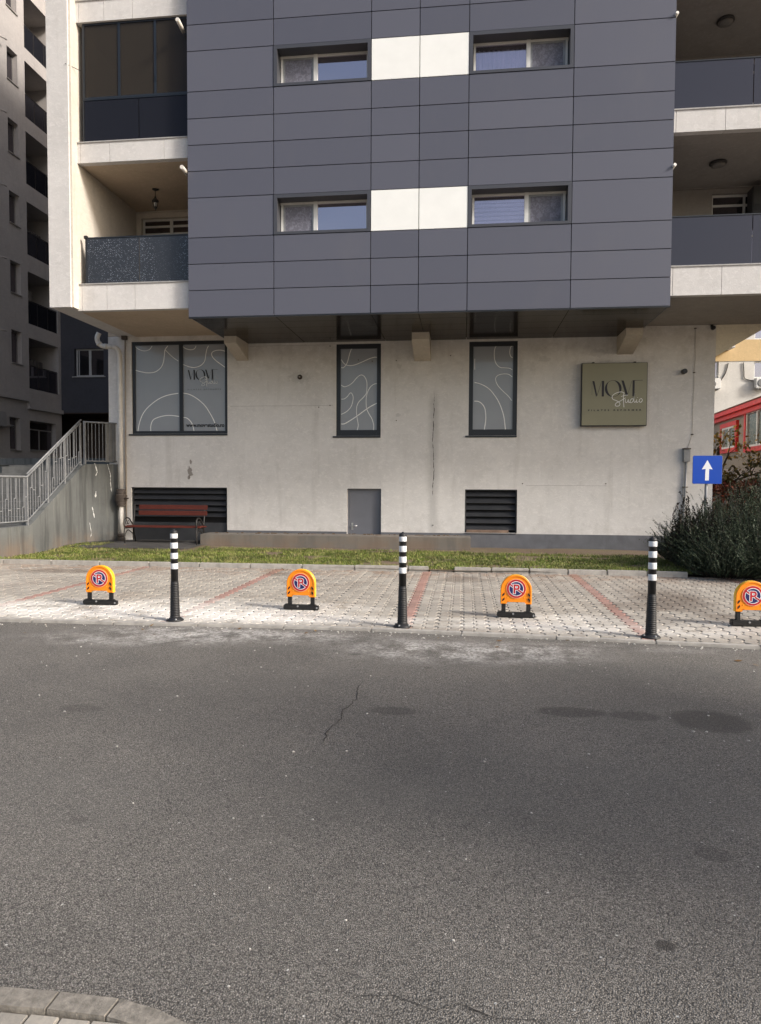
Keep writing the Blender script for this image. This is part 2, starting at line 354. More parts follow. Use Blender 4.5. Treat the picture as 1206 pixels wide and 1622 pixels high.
ground_m=simple('dry_soil',(.16,.12,.085),.95,.3,3,.4,30)
struct(MB().box(-300,300,-200,400,-.6,-.09).build('ground',ground_m))
kx=[(-16,7.35),(-8,7.56),(-5.39,7.59),(-4.35,7.60),(-2.37,7.66),(-.92,7.65),(.46,7.55),(2.98,7.37),(5,7.2),(12,6.4)]
kerb=spline(kx,6)
def kedge(x):
    for a,b in zip(kerb,kerb[1:]):
        if a[0]<=x<=b[0]: return a[1]+(b[1]-a[1])*(x-a[0])/(b[0]-a[0])
    return kerb[0][1]
# road surface: a fine, slightly uneven sheet with the kerb as its far border
def road():
    nx,ny=240,70; xs=np.linspace(-16,12,nx); v=[];f=[]
    for j in range(ny):
        t=j/(ny-1)
        for x in xs:
            ye=kedge(x)+.01; y=-10+(ye+10)*t**.8
            z=ZR+.012*(noise.noise(Vector((x*.5,y*.5,0))))-.004*max(0,1-(ye-y)/.5)
            v.append((x,y,z-.006))
    for j in range(ny-1):
        for i in range(nx-1): a=j*nx+i; f.append((a,a+1,a+nx+1,a+nx))
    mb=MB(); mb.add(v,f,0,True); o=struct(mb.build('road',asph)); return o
rd=road()
def rz(x,y): return ZR+.012*(noise.noise(Vector((x*.5,y*.5,0))))-.004*max(0,1-(kedge(x)+.01-y)/.5)-.006
# cracks: narrow jagged slits of dark joint filler lying in the road
tar=simple('open_crack',(.012,.011,.010),.95,.2,60)
def crack(pts,wd):
    mb=MB(); P=[]
    for a,b in zip(pts,pts[1:]):
        n=max(2,int(math.dist(a,b)/.045))
        for i in range(n): t=i/n; P.append((a[0]+(b[0]-a[0])*t+random.gauss(0,.008),a[1]+(b[1]-a[1])*t))
    L=[]
    for i,(x,y) in enumerate(P):
        a=P[max(i-1,0)];b=P[min(i+1,len(P)-1)];dx,dy=b[0]-a[0],b[1]-a[1];l=math.hypot(dx,dy) or 1; ww=wd*random.uniform(.25,1.1)*min(1,(i+.3)/4,(len(P)-i)/4)
        z=rz(x,y)+.004; L.append(((x-dy/l*ww,y+dx/l*ww,z),(x+dy/l*ww,y-dx/l*ww,z)))
    for i in range(len(L)-1): mb.quad(L[i][1],L[i+1][1],L[i+1][0],L[i][0])
    mb.build('crack',tar,rd)
crack([(-.80,5.75),(-.83,5.45),(-.79,5.2),(-.84,4.95),(-.83,4.75),(-.88,4.5),(-.87,4.2)],.004)
crack([(-.35,2.15),(-.2,2.17),(-.08,2.12),(0,2.16),(.12,2.11),(.25,2.12),(.33,2.07)],.0025)
# front kerb
def strip_kerb(pts,wd,z0,z1,L,name,mat,gap=.006,b=.006,label=None):
    # kerb stones along a polyline
    mb=MB(); d=[0]
    for a,c in zip(pts,pts[1:]): d.append(d[-1]+math.dist(a,c))
    def at(s):
        for i in range(len(d)-1):
            if s<=d[i+1]: t=(s-d[i])/(d[i+1]-d[i]); return Vector((pts[i][0]+(pts[i+1][0]-pts[i][0])*t,pts[i][1]+(pts[i+1][1]-pts[i][1])*t,0))
        return Vector((*pts[-1],0))
    s=0
    while s<d[-1]-.05:
        e=min(s+L,d[-1]); a,c=at(s+gap),at(e-gap); t=(c-a).normalized(); n=Vector((-t.y,t.x,0)); dz=random.uniform(-.004,.004)
        bm=bmesh.new(); bmesh.ops.create_cube(bm,size=1)
        for v in bm.verts:
            q=v.co.copy(); p=a+(c-a)*(q.x+.5)+n*wd*(q.y+.5); v.co=Vector((p.x,p.y,z0 if q.z<0 else z1+dz))
        bmesh.ops.bevel(bm,geom=list(bm.edges),offset=b,segments=2,affect='EDGES'); bm.verts.index_update()
        mb.add([v.co for v in bm.verts],[[v.index for v in f.verts] for f in bm.faces]); bm.free(); s=e
    return mb.build(name,mat)
struct(strip_kerb([(x,y) for x,y in kerb],.09,-.2,.004,1.0,'front_kerb',conc_kerb,.003,.008))
back=[(-20,12.72),(-9.04,12.78),(-3.95,12.83),(-.62,12.86)]
struct(strip_kerb(back,.10,-.1,.085,1.0,'lawn_kerb',conc_kerb,.004,.012))
struct(strip_kerb([(-.6,12.86),(-.18,12.88)],.10,-.1,.03,.45,'sunken_kerb_stone',conc_kerb,.004,.012))
struct(strip_kerb([(-.16,12.88),(1.2,12.86),(2.97,12.80),(3.95,12.72)],.10,-.1,.085,.68,'lawn_kerb_short',conc_kerb,.006,.012))
# ---- interlocking pavers, each stone a real bevelled island
def paver_mat(name,lo,hi,red=False):
    m=NT(name); isl=m.n.new('ShaderNodeNewGeometry').outputs['Random Per Island']
    c=m.ramp(isl,[(0,lo),(.6,tuple((a+b)/2 for a,b in zip(lo,hi))),(1,hi)])
    n=m.noise(60,5,.75); c=m.mix(1,c,m.ramp(n,[(.3,.74),(.7,1.2)]),'MULTIPLY')
    big=m.noise(.9,5,.65); c=m.mix(m.math('MULTIPLY',m.smooth(big,.5,.7),.32),c,(.20,.15,.11))
    x=m.sep(); c=m.mix(m.math('MULTIPLY',m.smooth(m.noise(.5,3,.5),.45,.6),.2),c,(.20,.18,.16))
    # soil washed from the bed at the back, oil and damp patches in the right bay
    c=m.mix(m.math('MULTIPLY',m.math('MULTIPLY',m.smooth(x[1],11.4,12.7),m.smooth(m.noise(2.2,5,.7),.42,.6)),.55),c,(.24,.15,.10))
    nz=m.noise(2.6,5,.7)
    for (cx,cy,rx,ry,a) in ((2.9,10.2,.5,.9,.6),(3.2,8.9,.25,.25,.45),(-2.6,11.3,.3,.25,.55),(-3.1,12.1,.5,.2,.4),(.0,11.9,.4,.35,.45),(-7.3,11.9,.8,.3,.5),(2.3,9.6,.4,.3,.35)): c=m.mix(m.math('MULTIPLY',m.ellipse(cx,cy,rx,ry,.5,.35,nz),a),c,(.085,.06,.045))
    sn=m.noise(2.4,7,.75); 
    for (cx,cy,rx,ry,a) in ((-5.0,8.3,2.2,.62,.8),(-2.6,8.2,1.3,.45,.85),(-3.6,9.0,.9,.4,.45),(-1.9,8.9,.8,.3,.5),(-.2,8.15,1.5,.25,.5),(1.9,8.0,1.5,.28,.55),(1.2,8.6,.7,.3,.45),(3.1,8.4,.6,.3,.3)):
        k=m.math('MULTIPLY',m.math('MULTIPLY',m.ellipse(cx,cy,rx,ry,.6,.3,sn),m.smooth(sn,.34,.56)),a); c=m.mix(k,c,(.74,.71,.66))
    m.base(c); m.rough(.9); m.p.inputs['Specular IOR Level'].default_value=.25; m.bump(n,.5,.003); return m.m
pav_m=paver_mat('sand_grey_paver',(.30,.275,.24),(.41,.375,.325)); pavr_m=paver_mat('faded_red_paver',(.30,.18,.15),(.375,.235,.20))
def pavers():
    W_,L_=.145,.20; g=.008; A=.021; prof=[0,.25,.5,.75,1]; off=[0,1,0,-1,0]
    def wave(y): # one S-curve per stone length
        t=(y/L_)%1; return A*max(-1,min(1,1.7*math.sin(2*math.pi*t)))
    V=[];F=[];MI=[]; lines=[-6.03,-3.37,-.69,1.96,4.62]
    i0=int(-13/W_); i1=int(7/W_)
    for i in range(i0,i1):
        x=i*W_; red=any(abs(x+W_/2-l)<W_*.5 for l in lines)
        y=7.2+(L_/2 if i%2 else 0)
        while y<12.95:
            ya,yb=y+g,min(y+L_-g,12.84); y+=L_
            lim=kedge(x+W_/2)+.097
            if yb<=lim+.03 or ya>12.8: continue
            ya=max(ya,lim)
            ys=[ya]+[ya0 for k in range(1,8) if (ya0:=(math.floor(ya/(L_/8))+k)*(L_/8))<yb-.004]+[yb]
            tx,ty,dz=random.gauss(0,.004),random.gauss(0,.004),random.gauss(0,.0009)
            left=[(x+g+wave(q),q) for q in ys]; right=[(x+W_-g+wave(q),q) for q in ys]
            ring=left+right[::-1]; n=len(ring); cx=sum(p[0] for p in ring)/n; cy=sum(p[1] for p in ring)/n
            o=len(V)
            for sc,z in ((1,-.03),(1,-.007),(.93,0)):
                for (a,b) in ring:
                    aa=cx+(a-cx)*sc; bb=cy+(b-cy)*(1-(1-sc)*.7); V.append((aa,bb,z+dz+(aa-cx)*tx+(bb-cy)*ty+.006*noise.noise(Vector((aa*.6,bb*.6,3)))))
            for lv in (0,1):
                for k in range(n): k2=(k+1)%n; F.append((o+lv*n+k2,o+lv*n+k,o+(lv+1)*n+k,o+(lv+1)*n+k2))
            m_=len(ys)   # cap as quads between the two wavy sides
            for k in range(m_-1):
                a=o+2*n+k; b=o+2*n+k+1; c=o+2*n+(n-1-k-1); d=o+2*n+(n-1-k); F.append((a,d,c,b))
            MI+= [1 if red else 0]*(2*n+m_-1)
    me=bpy.data.meshes.new('parking_paving'); me.from_pydata(V,[],F); me.materials.append(pav_m); me.materials.append(pavr_m); me.polygons.foreach_set('material_index',MI); me.update()
    o=bpy.data.objects.new('parking_paving',me); COL.objects.link(o); struct(o)
pavers()
joint_m=simple('paving_joint_sand',(.09,.078,.064),.95,.3,20)
struct(MB().prism([(x,y+.05,-.014) for x,y in kerb if x<7]+[(6.9,12.9,-.014),(-16,12.9,-.014)],(0,0,-.06)).build('paving_bed',joint_m))
# ---- lawn ground
def lawnground():
    m=NT('lawn_soil'); a=m.noise(1.3,6,.7); b=m.noise(22,5,.75); x=m.sep()
    c=m.ramp(b,[(.3,(.10,.066,.045)),(.7,(.21,.15,.10))])
    c=m.mix(m.math('MULTIPLY',m.smooth(a,.45,.6),.5),c,(.13,.12,.05)); m.base(c); m.rough(.95); m.bump(b,.8,.02); return m.m
soil_m=lawnground()
def gz(x,y):
    t=min(1,max(0,(-5.9-x)/1.0))*min(1,max(0,(y-14.6)/1.0)); return .035+.055*t+.018*noise.noise(Vector((x*1.3,y*1.3,0)))+.012*min(1,max(0,(y-15.8)))
def gsheet(name,x0,x1,y0,y1,mat,nx,ny,dz=0):
    v=[];f=[]
    for j in range(ny+1):
        for i in range(nx+1): x=x0+(x1-x0)*i/nx; y=y0+(y1-y0)*j/ny; v.append((x,y,gz(x,y)+dz))
    for j in range(ny):
        for i in range(nx): a=j*(nx+1)+i; f.append((a,a+1,a+nx+2,a+nx+1))
    return struct(MB().add(v,f,0,True).build(name,mat))
gsheet('lawn_soil',-20,12,12.84,18.2,soil_m,200,50)
oldasph=simple('old_asphalt_path',(.05,.046,.044),.9,.4,2.5,.7,60,dirt=.5)
def path():
    v=[];f=[]; nx=30
    for i in range(nx+1):
        t=i/nx; x=-9.6+t*3.25
        y0=15.35+.25*noise.noise(Vector((x*1.7,0,5)))+.05*t + (.5 if t<.1 else 0)*(1-t*10)
        for k in range(9): y=y0+(17.4-y0)*k/8; v.append((x,y,gz(x,y)+.014))
    for i in range(nx):
        for k in range(8): a=i*9+k; f.append((a,a+9,a+10,a+1))
    struct(MB().add(v,f,0,True).build('path',oldasph))
path()
def blade_mat(name,cols):
    m=NT(name); isl=m.n.new('ShaderNodeNewGeometry').outputs['Random Per Island']; big=m.noise(1.1,5,.7)
    c=m.ramp(isl,[(i/(len(cols)-1),k) for i,k in enumerate(cols)]); c=m.mix(m.math('MULTIPLY',m.smooth(big,.42,.62),.75),c,cols[0]); c=m.mix(m.math('MULTIPLY',m.smooth(m.noise(3.5,4,.7),.5,.65),.5),c,cols[-1]); m.base(c); m.rough(.6); m.p.inputs['Specular IOR Level'].default_value=.3
    return m.m
grass_m=blade_mat('grass_blades',[(.06,.075,.018),(.10,.15,.022),(.15,.215,.03),(.23,.26,.055),(.38,.32,.15)])
def grass():
    N=95000; x=rng.uniform(-9.3,4.2,N*2); y=rng.uniform(12.90,17.0,N*2); V=[];F=[];c=0
    for X,Y in zip(x,y):
        d=noise.noise(Vector((X*1.1,Y*1.6,1)))+.6*noise.noise(Vector((X*4,Y*4,7)))
        lim=16.35 if X<.2 else 16.1
        if X<-6.2: lim=15.35+.3*noise.noise(Vector((X*2,3,0)))
        if X<-8.6: lim=16.6
        edge=min(1,max(0,(lim-Y)/.45))
        p=(.95-.9*max(0,d*2.0+(.35 if abs(X+1.4)<.9 and Y<14 else 0)+( .25 if Y>15.0 else 0)))*edge
        if rng.random()>p: continue
        if Y>16.55 and -6.5<X<.2: continue
        h=rng.uniform(.02,.065)*(1.3 if Y<13.1 else 1)*(1+.6*d); a=rng.uniform(0,6.283); wd=rng.uniform(.003,.007); lx,ly=math.cos(a)*h*.6,math.sin(a)*h*.6; z=gz(X,Y)-.004
        px,py=-math.sin(a)*wd,math.cos(a)*wd; o=len(V)
        V+=[(X-px,Y-py,z),(X+px,Y+py,z),(X+px*.7+lx*.35,Y+py*.7+ly*.35,z+h*.65),(X-px*.7+lx*.35,Y-py*.7+ly*.35,z+h*.65),(X+lx,Y+ly,z+h)]
        F+=[(o,o+1,o+2,o+3),(o+3,o+2,o+4)]; c+=1
        if c>=N: break
    me=bpy.data.meshes.new('lawn_grass'); me.from_pydata(V,[],F); me.materials.append(grass_m); o=bpy.data.objects.new('lawn_grass',me); COL.objects.link(o); tag(o,'short patchy green grass between the kerb and the building','grass',kind='stuff')
grass()
# litter: small pale crumbs of mortar and pebbles along the kerb and on the road
def crumbs():
    mb=MB()
    for i in range(420):
        if i<150: x=random.uniform(-6,4); y=kedge(x)-abs(random.gauss(0,.12)); z=rz(x,y)
        elif i<250: x=random.uniform(-6.2,3.8); y=random.uniform(7.9,12.6); z=0
        else: x=random.uniform(-4,4); y=random.uniform(2.1,7); z=rz(x,y)
        s=random.uniform(.003,.009)*(1.4 if i<150 else (.7 if y<4 else 1)); bm=bmesh.new(); bmesh.ops.create_icosphere(bm,subdivisions=1,radius=s)
        for v in bm.verts: v.co=Vector((v.co.x*random.uniform(.7,1.4)+x,v.co.y*random.uniform(.7,1.3)+y,v.co.z*.6+z+s*.3))
        bm.verts.index_update(); mb.add([v.co for v in bm.verts],[[v.index for v in f.verts] for f in bm.faces],0,False); bm.free()
    tag(mb.build('mortar_crumbs',simple('pale_mortar',(.5,.48,.44),.9,.25,40)),'tiny pale crumbs of mortar scattered over road and paving','litter',kind='stuff')
crumbs()
# near pavement corner at the viewer's feet
nk=[atZ(-220,1556,.0),atZ(-95,1556,.0),atZ(0,1562,.0),atZ(95,1570,.0),atZ(190,1581,.0),atZ(250,1598,.0),atZ(300,1622,.0),atZ(330,1660,.0),atZ(345,1740,.0)]
nkp=[(p.x,p.y) for p in nk]
near_kerb_m=simple('near_kerb_concrete',(.215,.195,.165),.95,.38,26,.9,90,dirt=.6)
def nearkerb():
    mb=MB(); pts=nkp; W_=.078
    off=[]
    for i,p in enumerate(pts):
        a=pts[max(i-1,0)];b=pts[min(i+1,len(pts)-1)];dx,dy=b[0]-a[0],b[1]-a[1];l=math.hypot(dx,dy); off.append((p[0]+dy/l*W_,p[1]-dx/l*W_))
    segs=[(0,1),(1,2),(2,3),(3,4),(4,6),(6,8)]
    for s0,s1 in segs:
        o_=pts[s0:s1+1]; i_=off[s0:s1+1]; ring=o_+i_[::-1]; cx=sum(p[0] for p in ring)/len(ring); cy=sum(p[1] for p in ring)/len(ring); k=.978
        ring=[(cx+(a-cx)*k,cy+(b-cy)*k) for a,b in ring]; V=[];n=len(ring)
        for sc,z in ((1,-.2),(1,-.012),(.975,.0)):
            V+=[(cx+(a-cx)*sc,cy+(b-cy)*sc,z) for a,b in ring]
        F=[(l*n+i,l*n+(i+1)%n,(l+1)*n+(i+1)%n,(l+1)*n+i) for l in (0,1) for i in range(n)]+[tuple(2*n+i for i in range(n))]
        mb.add(V,F)
    struct(mb.build('near_kerb',near_kerb_m)); return off
off=nearkerb()
def nearpav():
    mb=MB(); W_,L_=.10,.10
    def inside(x,y):
        poly=off+[(off[-1][0],-2),(off[0][0],-2)]; c=False;j=len(poly)-1
        for i in range(len(poly)):
            if (poly[i][1]>y)!=(poly[j][1]>y) and x<(poly[j][0]-poly[i][0])*(y-poly[i][1])/(poly[j][1]-poly[i][1])+poly[i][0]: c=not c
            j=i
        return c
    y=1.845
    r=0
    while y>.2:
        x=-3+(r%2)*.05
        while x<.2:
            if all(inside(a,b) for a,b in ((x,y),(x+W_,y),(x,y+L_*.9),(x+W_,y+L_*.9))) : mb.box(x+.003,x+W_-.003,y-.003,y+L_-.009,-.1,-.004+random.gauss(0,.001),b=.004)
            x+=W_
        y-=L_; r+=1
    struct(mb.build('near_paving',simple('near_paver',(.30,.275,.235),.9,.25,5,.6,70,dirt=.3)))
    bed=[(a,b,-.02) for a,b in off]+[(off[-1][0],-2,-.02),(off[0][0],-2,-.02)]
    struct(MB().prism(bed,(0,0,-.1)).build('near_paving_bed',joint_m))
nearpav()
# ================================================================ MAIN BUILDING
YW=17.3; YC=14.4; YS=14.6; YP=14.3; ZS=5.37; ZD=5.115
bld=thing('apartment_building',(-1.5,YW,0),'apartment block with dark grey panel cladding over a cream plastered ground floor','building')
def wall_open(x0,x1,z0,z1,y0,y1,holes,name,mats,parent):
    xs=sorted({x0,x1,*[h[0] for h in holes],*[h[1] for h in holes]}); zs=sorted({z0,z1,*[h[2] for h in holes],*[h[3] for h in holes]}); mb=MB()
    inh=lambda x,z: any(h[0]<x<h[1] and h[2]<z<h[3] for h in holes)
    for a,b in zip(xs,xs[1:]):
        for c,d in zip(zs,zs[1:]):
            if inh((a+b)/2,(c+d)/2): continue
            mb.quad((a,y0,c),(b,y0,c),(b,y0,d),(a,y0,d)); mb.quad((b,y1,c),(a,y1,c),(a,y1,d),(b,y1,d))
    for (a,b,c,d) in holes+[(x0,x1,z0,z1)]:
        mb.quad((a,y0,c),(a,y1,c),(a,y1,d),(a,y0,d)); mb.quad((b,y0,c),(b,y0,d),(b,y1,d),(b,y1,c)); mb.quad((a,y0,d),(a,y1,d),(b,y1,d),(b,y0,d)); mb.quad((a,y0,c),(b,y0,c),(b,y1,c),(a,y1,c))
    me=mb; o=me.build(name,mats,parent); return o
H=[(-8.52,-5.97,2.86,5.22),(-3.17,-2.05,2.79,5.065),(.11,1.27,2.79,5.065),(-8.56,-5.99,-.05,1.485),(.04,1.30,.42,1.475),(-2.89,-2.03,-.05,1.48)]
wall_open(-9.15,5.82,-.3,5.36,YW,YW+.35,H,'ground_floor_wall',wall_m,bld)
# side of the ground floor and rooms behind
MB().box(5.47,5.815,YW+.352,30,-.3,5.36).build('side_wall',wall_m,bld)
MB().box(-9.15,5.46,YW+1.9,30,-.3,5.36).build('rear_core',room_m,bld)
mb=MB()
mb.box(-5.985,-2.895,YW-.006,YW+.2,-.3,.40); mb.box(-2.025,5.826,YW-.006,YW+.2,-.3,.40); mb.box(5.6,5.83,YW+.21,30,-.3,.40)
mb.build('plinth',plinth_m,bld)
# soffits and upper body
mb=MB(); mb.box(-8.398,-5.82,YS+.125,YW+.002,ZS-.02,ZS+.1); mb.box(3.985,13,YS+.125,YW+.002,ZS,ZS+.1); mb.box(-9.15,5.82,YW+.003,30,ZS,ZS+.1); mb.box(5.821,13,YW+.003,YW+.62,ZS,ZS+.1); mb.build('soffit',soffit_m,bld)
def darksoffit():
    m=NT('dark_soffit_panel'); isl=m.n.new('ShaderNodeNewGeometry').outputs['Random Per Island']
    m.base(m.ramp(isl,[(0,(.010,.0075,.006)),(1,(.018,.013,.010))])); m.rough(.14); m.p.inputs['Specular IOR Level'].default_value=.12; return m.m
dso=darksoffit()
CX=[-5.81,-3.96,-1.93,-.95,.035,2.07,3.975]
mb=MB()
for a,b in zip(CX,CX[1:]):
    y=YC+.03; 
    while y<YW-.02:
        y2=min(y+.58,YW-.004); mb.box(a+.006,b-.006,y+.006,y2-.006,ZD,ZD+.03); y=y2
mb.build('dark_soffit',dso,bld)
# cladding panels
ROW=[5.105,5.662,6.21,6.756,7.58,8.13,8.667,9.21,9.76,10.585,11.12,11.67,12.21,12.76,13.585,14.12,14.67,15.21,15.76,16.58,17.12]
mb=MB(); 
G=.007
for j,(z0,z1) in enumerate(zip(ROW,ROW[1:])):
    for i,(a,b) in enumerate(zip(CX,CX[1:])):
        if j in (3,8,13) and i in (1,4): continue
        if (j in (3,8,13)) and i in (2,3):
            q=MB().box(a+G,b-G,YC-.002,YC+.04,z0+G,z1-G,b=.002).build('cream_panel',creamp_m,bld); continue
        mb.box(a+(G if i else 0),b-(G if i<5 else 0),YC,YC+.04,z0+G,z1-G,b=.002)
wall_open(-5.795,3.96,ZD+.034,17.1,YC+.045,YC+.11,[(CX[i]+.01,CX[i+1]-.01,ROW[j]+.01,ROW[j+1]-.01) for i in (1,4) for j in (3,8)],'cladding_backing',gap_m,bld)
MB().box(-5.79,3.955,YC+1.0,YW-.011,ZD+.05,17.1).build('upper_bay_core',gap_m,bld); MB().box(-5.81,3.97,YC+.02,YW,17.14,20).build('upper_bay_storey',clad_m,bld)
# returns of the bay
for j,(z0,z1) in enumerate(zip(ROW,ROW[1:])):
    for (a,b) in ((YC+.042,YC+1.4),(YC+1.414,YW-.01)):
        mb.box(-5.81,-5.80+.001,a,b,z0+G,z1-G); mb.box(3.966,3.976,a,b,z0+G,z1-G)
mb.build('cladding',clad_m,bld)
mb=MB(); mb.box(-5.81,3.976,YC-.012,YC+.05,5.083,5.10); mb.build('drip_edge',anth,bld)
# bay windows
def baywin(ci,row,kind):
    a,b,z0,z1=CX[ci],CX[ci+1],ROW[row],ROW[row+1]
    fr=MB(); t=.075; y0=YC-.012
    fr.box(a+.004,a+t,y0,YC+.36,z0+.004,z1-.004); fr.box(b-t,b-.004,y0,YC+.36,z0+.004,z1-.004)
    fr.box(a+t,b-t,y0,YC+.36,z0+.004,z0+t*.8); fr.box(a+t,b-t,y0,YC+.36,z1-t,z1-.004)
    f=fr.build('window',metal_w,bld)
    x0,x1,c0,c1=a+t,b-t,z0+t*.8,z1-t; ym=YC+.26
    s=MB(); w_=.045
    s.box(x0+.012,x0+.012+w_,ym,ym+.07,c0,c1); s.box(x1-.012-w_,x1-.012,ym,ym+.07,c0,c1); s.box(x0,x1,ym+.001,ym+.069,c1-w_,c1); s.box(x0,x1,ym+.001,ym+.069,c0-.0,c0+w_*.8)
    mx=x0+(x1-x0)*(.40 if ci==1 else .585); s.box(mx-.04,mx+.04,ym-.012,ym+.06,c0,c1)
    s.build('white_frame',pvc,f)
    small=(x0+.06,mx-.04) if ci==1 else (mx+.04,x1-.06); bigp=(mx+.04,x1-.06) if ci==1 else (x0+.06,mx-.04)
    # narrow sash with its own grey inner frame
    q=MB(); a2,b2=small; k=.04; q.box(a2,a2+k,ym+.01,ym+.05,c0+.04,c1-.045); q.box(b2-k,b2,ym+.01,ym+.05,c0+.04,c1-.045); q.box(a2+k,b2-k,ym+.01,ym+.05,c1-.045-k,c1-.045); q.box(a2+k,b2-k,ym+.01,ym+.05,c0+.04,c0+.04+k); q.build('sash',galv,f)
    MB().box(a2+k,b2-k,ym+.02,ym+.03,c0+.08,c1-.085).build('insect_screen',net_m,f)
    MB().box(bigp[0],bigp[1],ym+.025,ym+.035,c0+.03,c1-.04).build('pane',glass_c if kind in('curtain','blind') else glass_r,f)
    MB().box(a+.02,b-.02,ym+.45,ym+.47,z0,z1).build('dark_interior',room_m,f)
    if kind=='curtain':
        mb=MB(); L=[]; n=60
        for i in range(n+1): x=bigp[0]+(bigp[1]-bigp[0])*i/n; L.append((x,ym+.12+.02*math.sin(i*1.1)+.01*math.sin(i*2.7)))
        for p,q_ in zip(L,L[1:]): mb.quad((p[0],p[1],c0),(q_[0],q_[1],c0),(q_[0],q_[1],c1-.1),(p[0],p[1],c1-.1))
        mb.build('curtain',curtain_m,f)
    if kind=='blind':
        mb=MB(); z=c0+.03
        while z<c1-.08: mb.box(bigp[0],bigp[1],ym+.07,ym+.075,z,z+.055); z+=.085
        mb.build('blind',curtain_m,f)
    if kind=='plants':
        mb=MB(); mb.box(bigp[0],bigp[1],ym+.11,ym+.12,c0,c0+.10); mb.build('net_curtain',curtain_m,f)
metal_w=simple('dark_grey_window_surround',(.05,.052,.062),.4,.05,3)
baywin(1,8,'plants'); baywin(4,8,'curtain'); baywin(1,3,'plants'); baywin(4,3,'blind')
for ci in (1,4): MB().box(CX[ci]+.007,CX[ci+1]-.007,YC+.002,YC+.04,ROW[13]+.007,ROW[14]-.007).build('blank_panel',clad_m,bld)
# pilaster at the left, side wall, balcony cell walls
MB().box(-8.88,-8.40,YP,YW+.4,ZS-.004,20).build('pilaster',[pil_m],bld)
mb=MB(); mb.box(-8.394,-8.36,YP+.05,YW-.002,ZS,20); mb.build('pilaster_side_skin',cream_m,bld)
# main upper rear walls (front faces at YW)
bwin=[(-8.02,-5.3,0,2.42)]
for k,zf in enumerate((5.47,8.47,11.47)):
    h=[(-8.05,-6.0,zf+.1,zf+2.42+.08*0)]
    wall_open(-8.355,-5.83,zf+.002,zf+2.99,YW,YW+.3,[(-8.22,-6.05,zf+.15,zf+2.86)],'balcony_back_wall',cream_m,bld)
    d=MB(); x0,x1,z0,z1=-8.22,-6.05,zf+.15,zf+2.86; t=.05
    for a,b in ((x0,x0+t),(x0+.72,x0+.80),(x1-t,x1)): d.box(a,b,YW+.10,YW+.16,z0,z1)
    for z in (z0,z0+1.95,z1-.21,z1-.05): d.box(x0,x1,YW+.102,YW+.158,z,z+.05)
    d.box(x0,x1,YW+.098,YW+.157,z0+2.32,z0+2.36)
    f=d.build('balcony_window',pvc,bld); MB().box(x0+.02,x1-.02,YW+.125,YW+.132,z0+.02,z1-.02).build('pane',glass_d,f); MB().box(x0,x1,YW+.6,YW+.62,z0,z1).build('dark_interior',room_m,f)
for k,zf in enumerate((5.47,8.47,11.47)):
    x0,x1,z0,z1=5.66,6.9,zf+1.0,zf+2.88
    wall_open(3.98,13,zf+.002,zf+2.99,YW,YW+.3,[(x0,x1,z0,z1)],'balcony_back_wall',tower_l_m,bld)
    d=MB(); 
    for a,b in ((x0,x0+.05),(x0+.72,x0+.77),(x1-.05,x1)): d.box(a,b,YW+.10,YW+.16,z0,z1)
    for z in (z0,z0+.9,z1-.27,z1-.05): d.box(x0,x1,YW+.102,YW+.158,z,z+.05)
    f=d.build('balcony_window',pvc,bld); MB().box(x0+.02,x1-.02,YW+.125,YW+.132,z0+.02,z1-.02).build('pane',glass_d,f); MB().box(x0,x1,YW+.6,YW+.62,z0,z1).build('dark_interior',room_m,f)
# slabs with parapet fronts
def slab_seams(x0,x1,z0,z1,seams,label=None):
    mb=MB(); xs=[x0]+seams+[x1]
    for a,b in zip(xs,xs[1:]): mb.box(a+.004,b-.004,YS-.03,YS+.12,z0,z1)
    return mb
for k,(z0,z1) in enumerate(((5.345,5.90),(8.50,8.92),(11.46,11.89),(14.45,14.9))):
    sl_=slab_seams(-8.395,-5.815,z0,z1,[-8.29,-7.72,-7.08] if k!=1 else [-8.29,-7.62,-6.4])
    s=sl_.build('balcony_parapet',pil_m,bld)
    sr=slab_seams(3.98,13,z0,z1,[4.06,4.98,7.0,9.5]); s2=sr.build('balcony_parapet',pil_m,bld)
    MB().box(-8.42,-5.82,YS-.05,YS+.15,z1,z1+.025).build('coping',stone_sill,s); MB().box(3.985,13,YS-.05,YS+.15,z1,z1+.025).build('coping',stone_sill,s2)
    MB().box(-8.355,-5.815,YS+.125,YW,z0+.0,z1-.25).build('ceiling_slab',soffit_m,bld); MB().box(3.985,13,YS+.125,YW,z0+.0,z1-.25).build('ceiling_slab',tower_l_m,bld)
# balustrades
def balus(x0,x1,z0,z1,mat,seams,name='balustrade'):
    mb=MB(); mb.box(x0,x1,YS+.01,YS+.05,z1-.03,z1,b=.006); mb.box(x0,x0+.03,YS+.015,YS+.045,z0,z1-.03)
    f=mb.build(name,anth,bld); xs=[x0+.03]+seams+[x1]
    for a,b in zip(xs,xs[1:]): MB().box(a+.008,b-.008,YS+.022,YS+.034,z0+.02,z1-.035).build('glass_sheet',mat,f)
    return f
f=balus(-8.23,-5.82,5.925,6.93,pattern_m,[-7.0]); MB().box(-8.26,-8.18,YS,YS+.07,6.90,6.97,b=.01).build('rail_cap',darkmetal,f)
f=balus(-8.25,-5.82,8.945,9.86,glass_b,[-6.98])
balus(3.99,13,5.925,6.905,glass_s,[5.55,7.4,9.2,11]); balus(3.99,13,8.945,9.885,glass_s,[5.50,7.4,9.2,11]); balus(3.99,13,11.915,12.9,glass_s,[5.50,7.4,9.2,11])
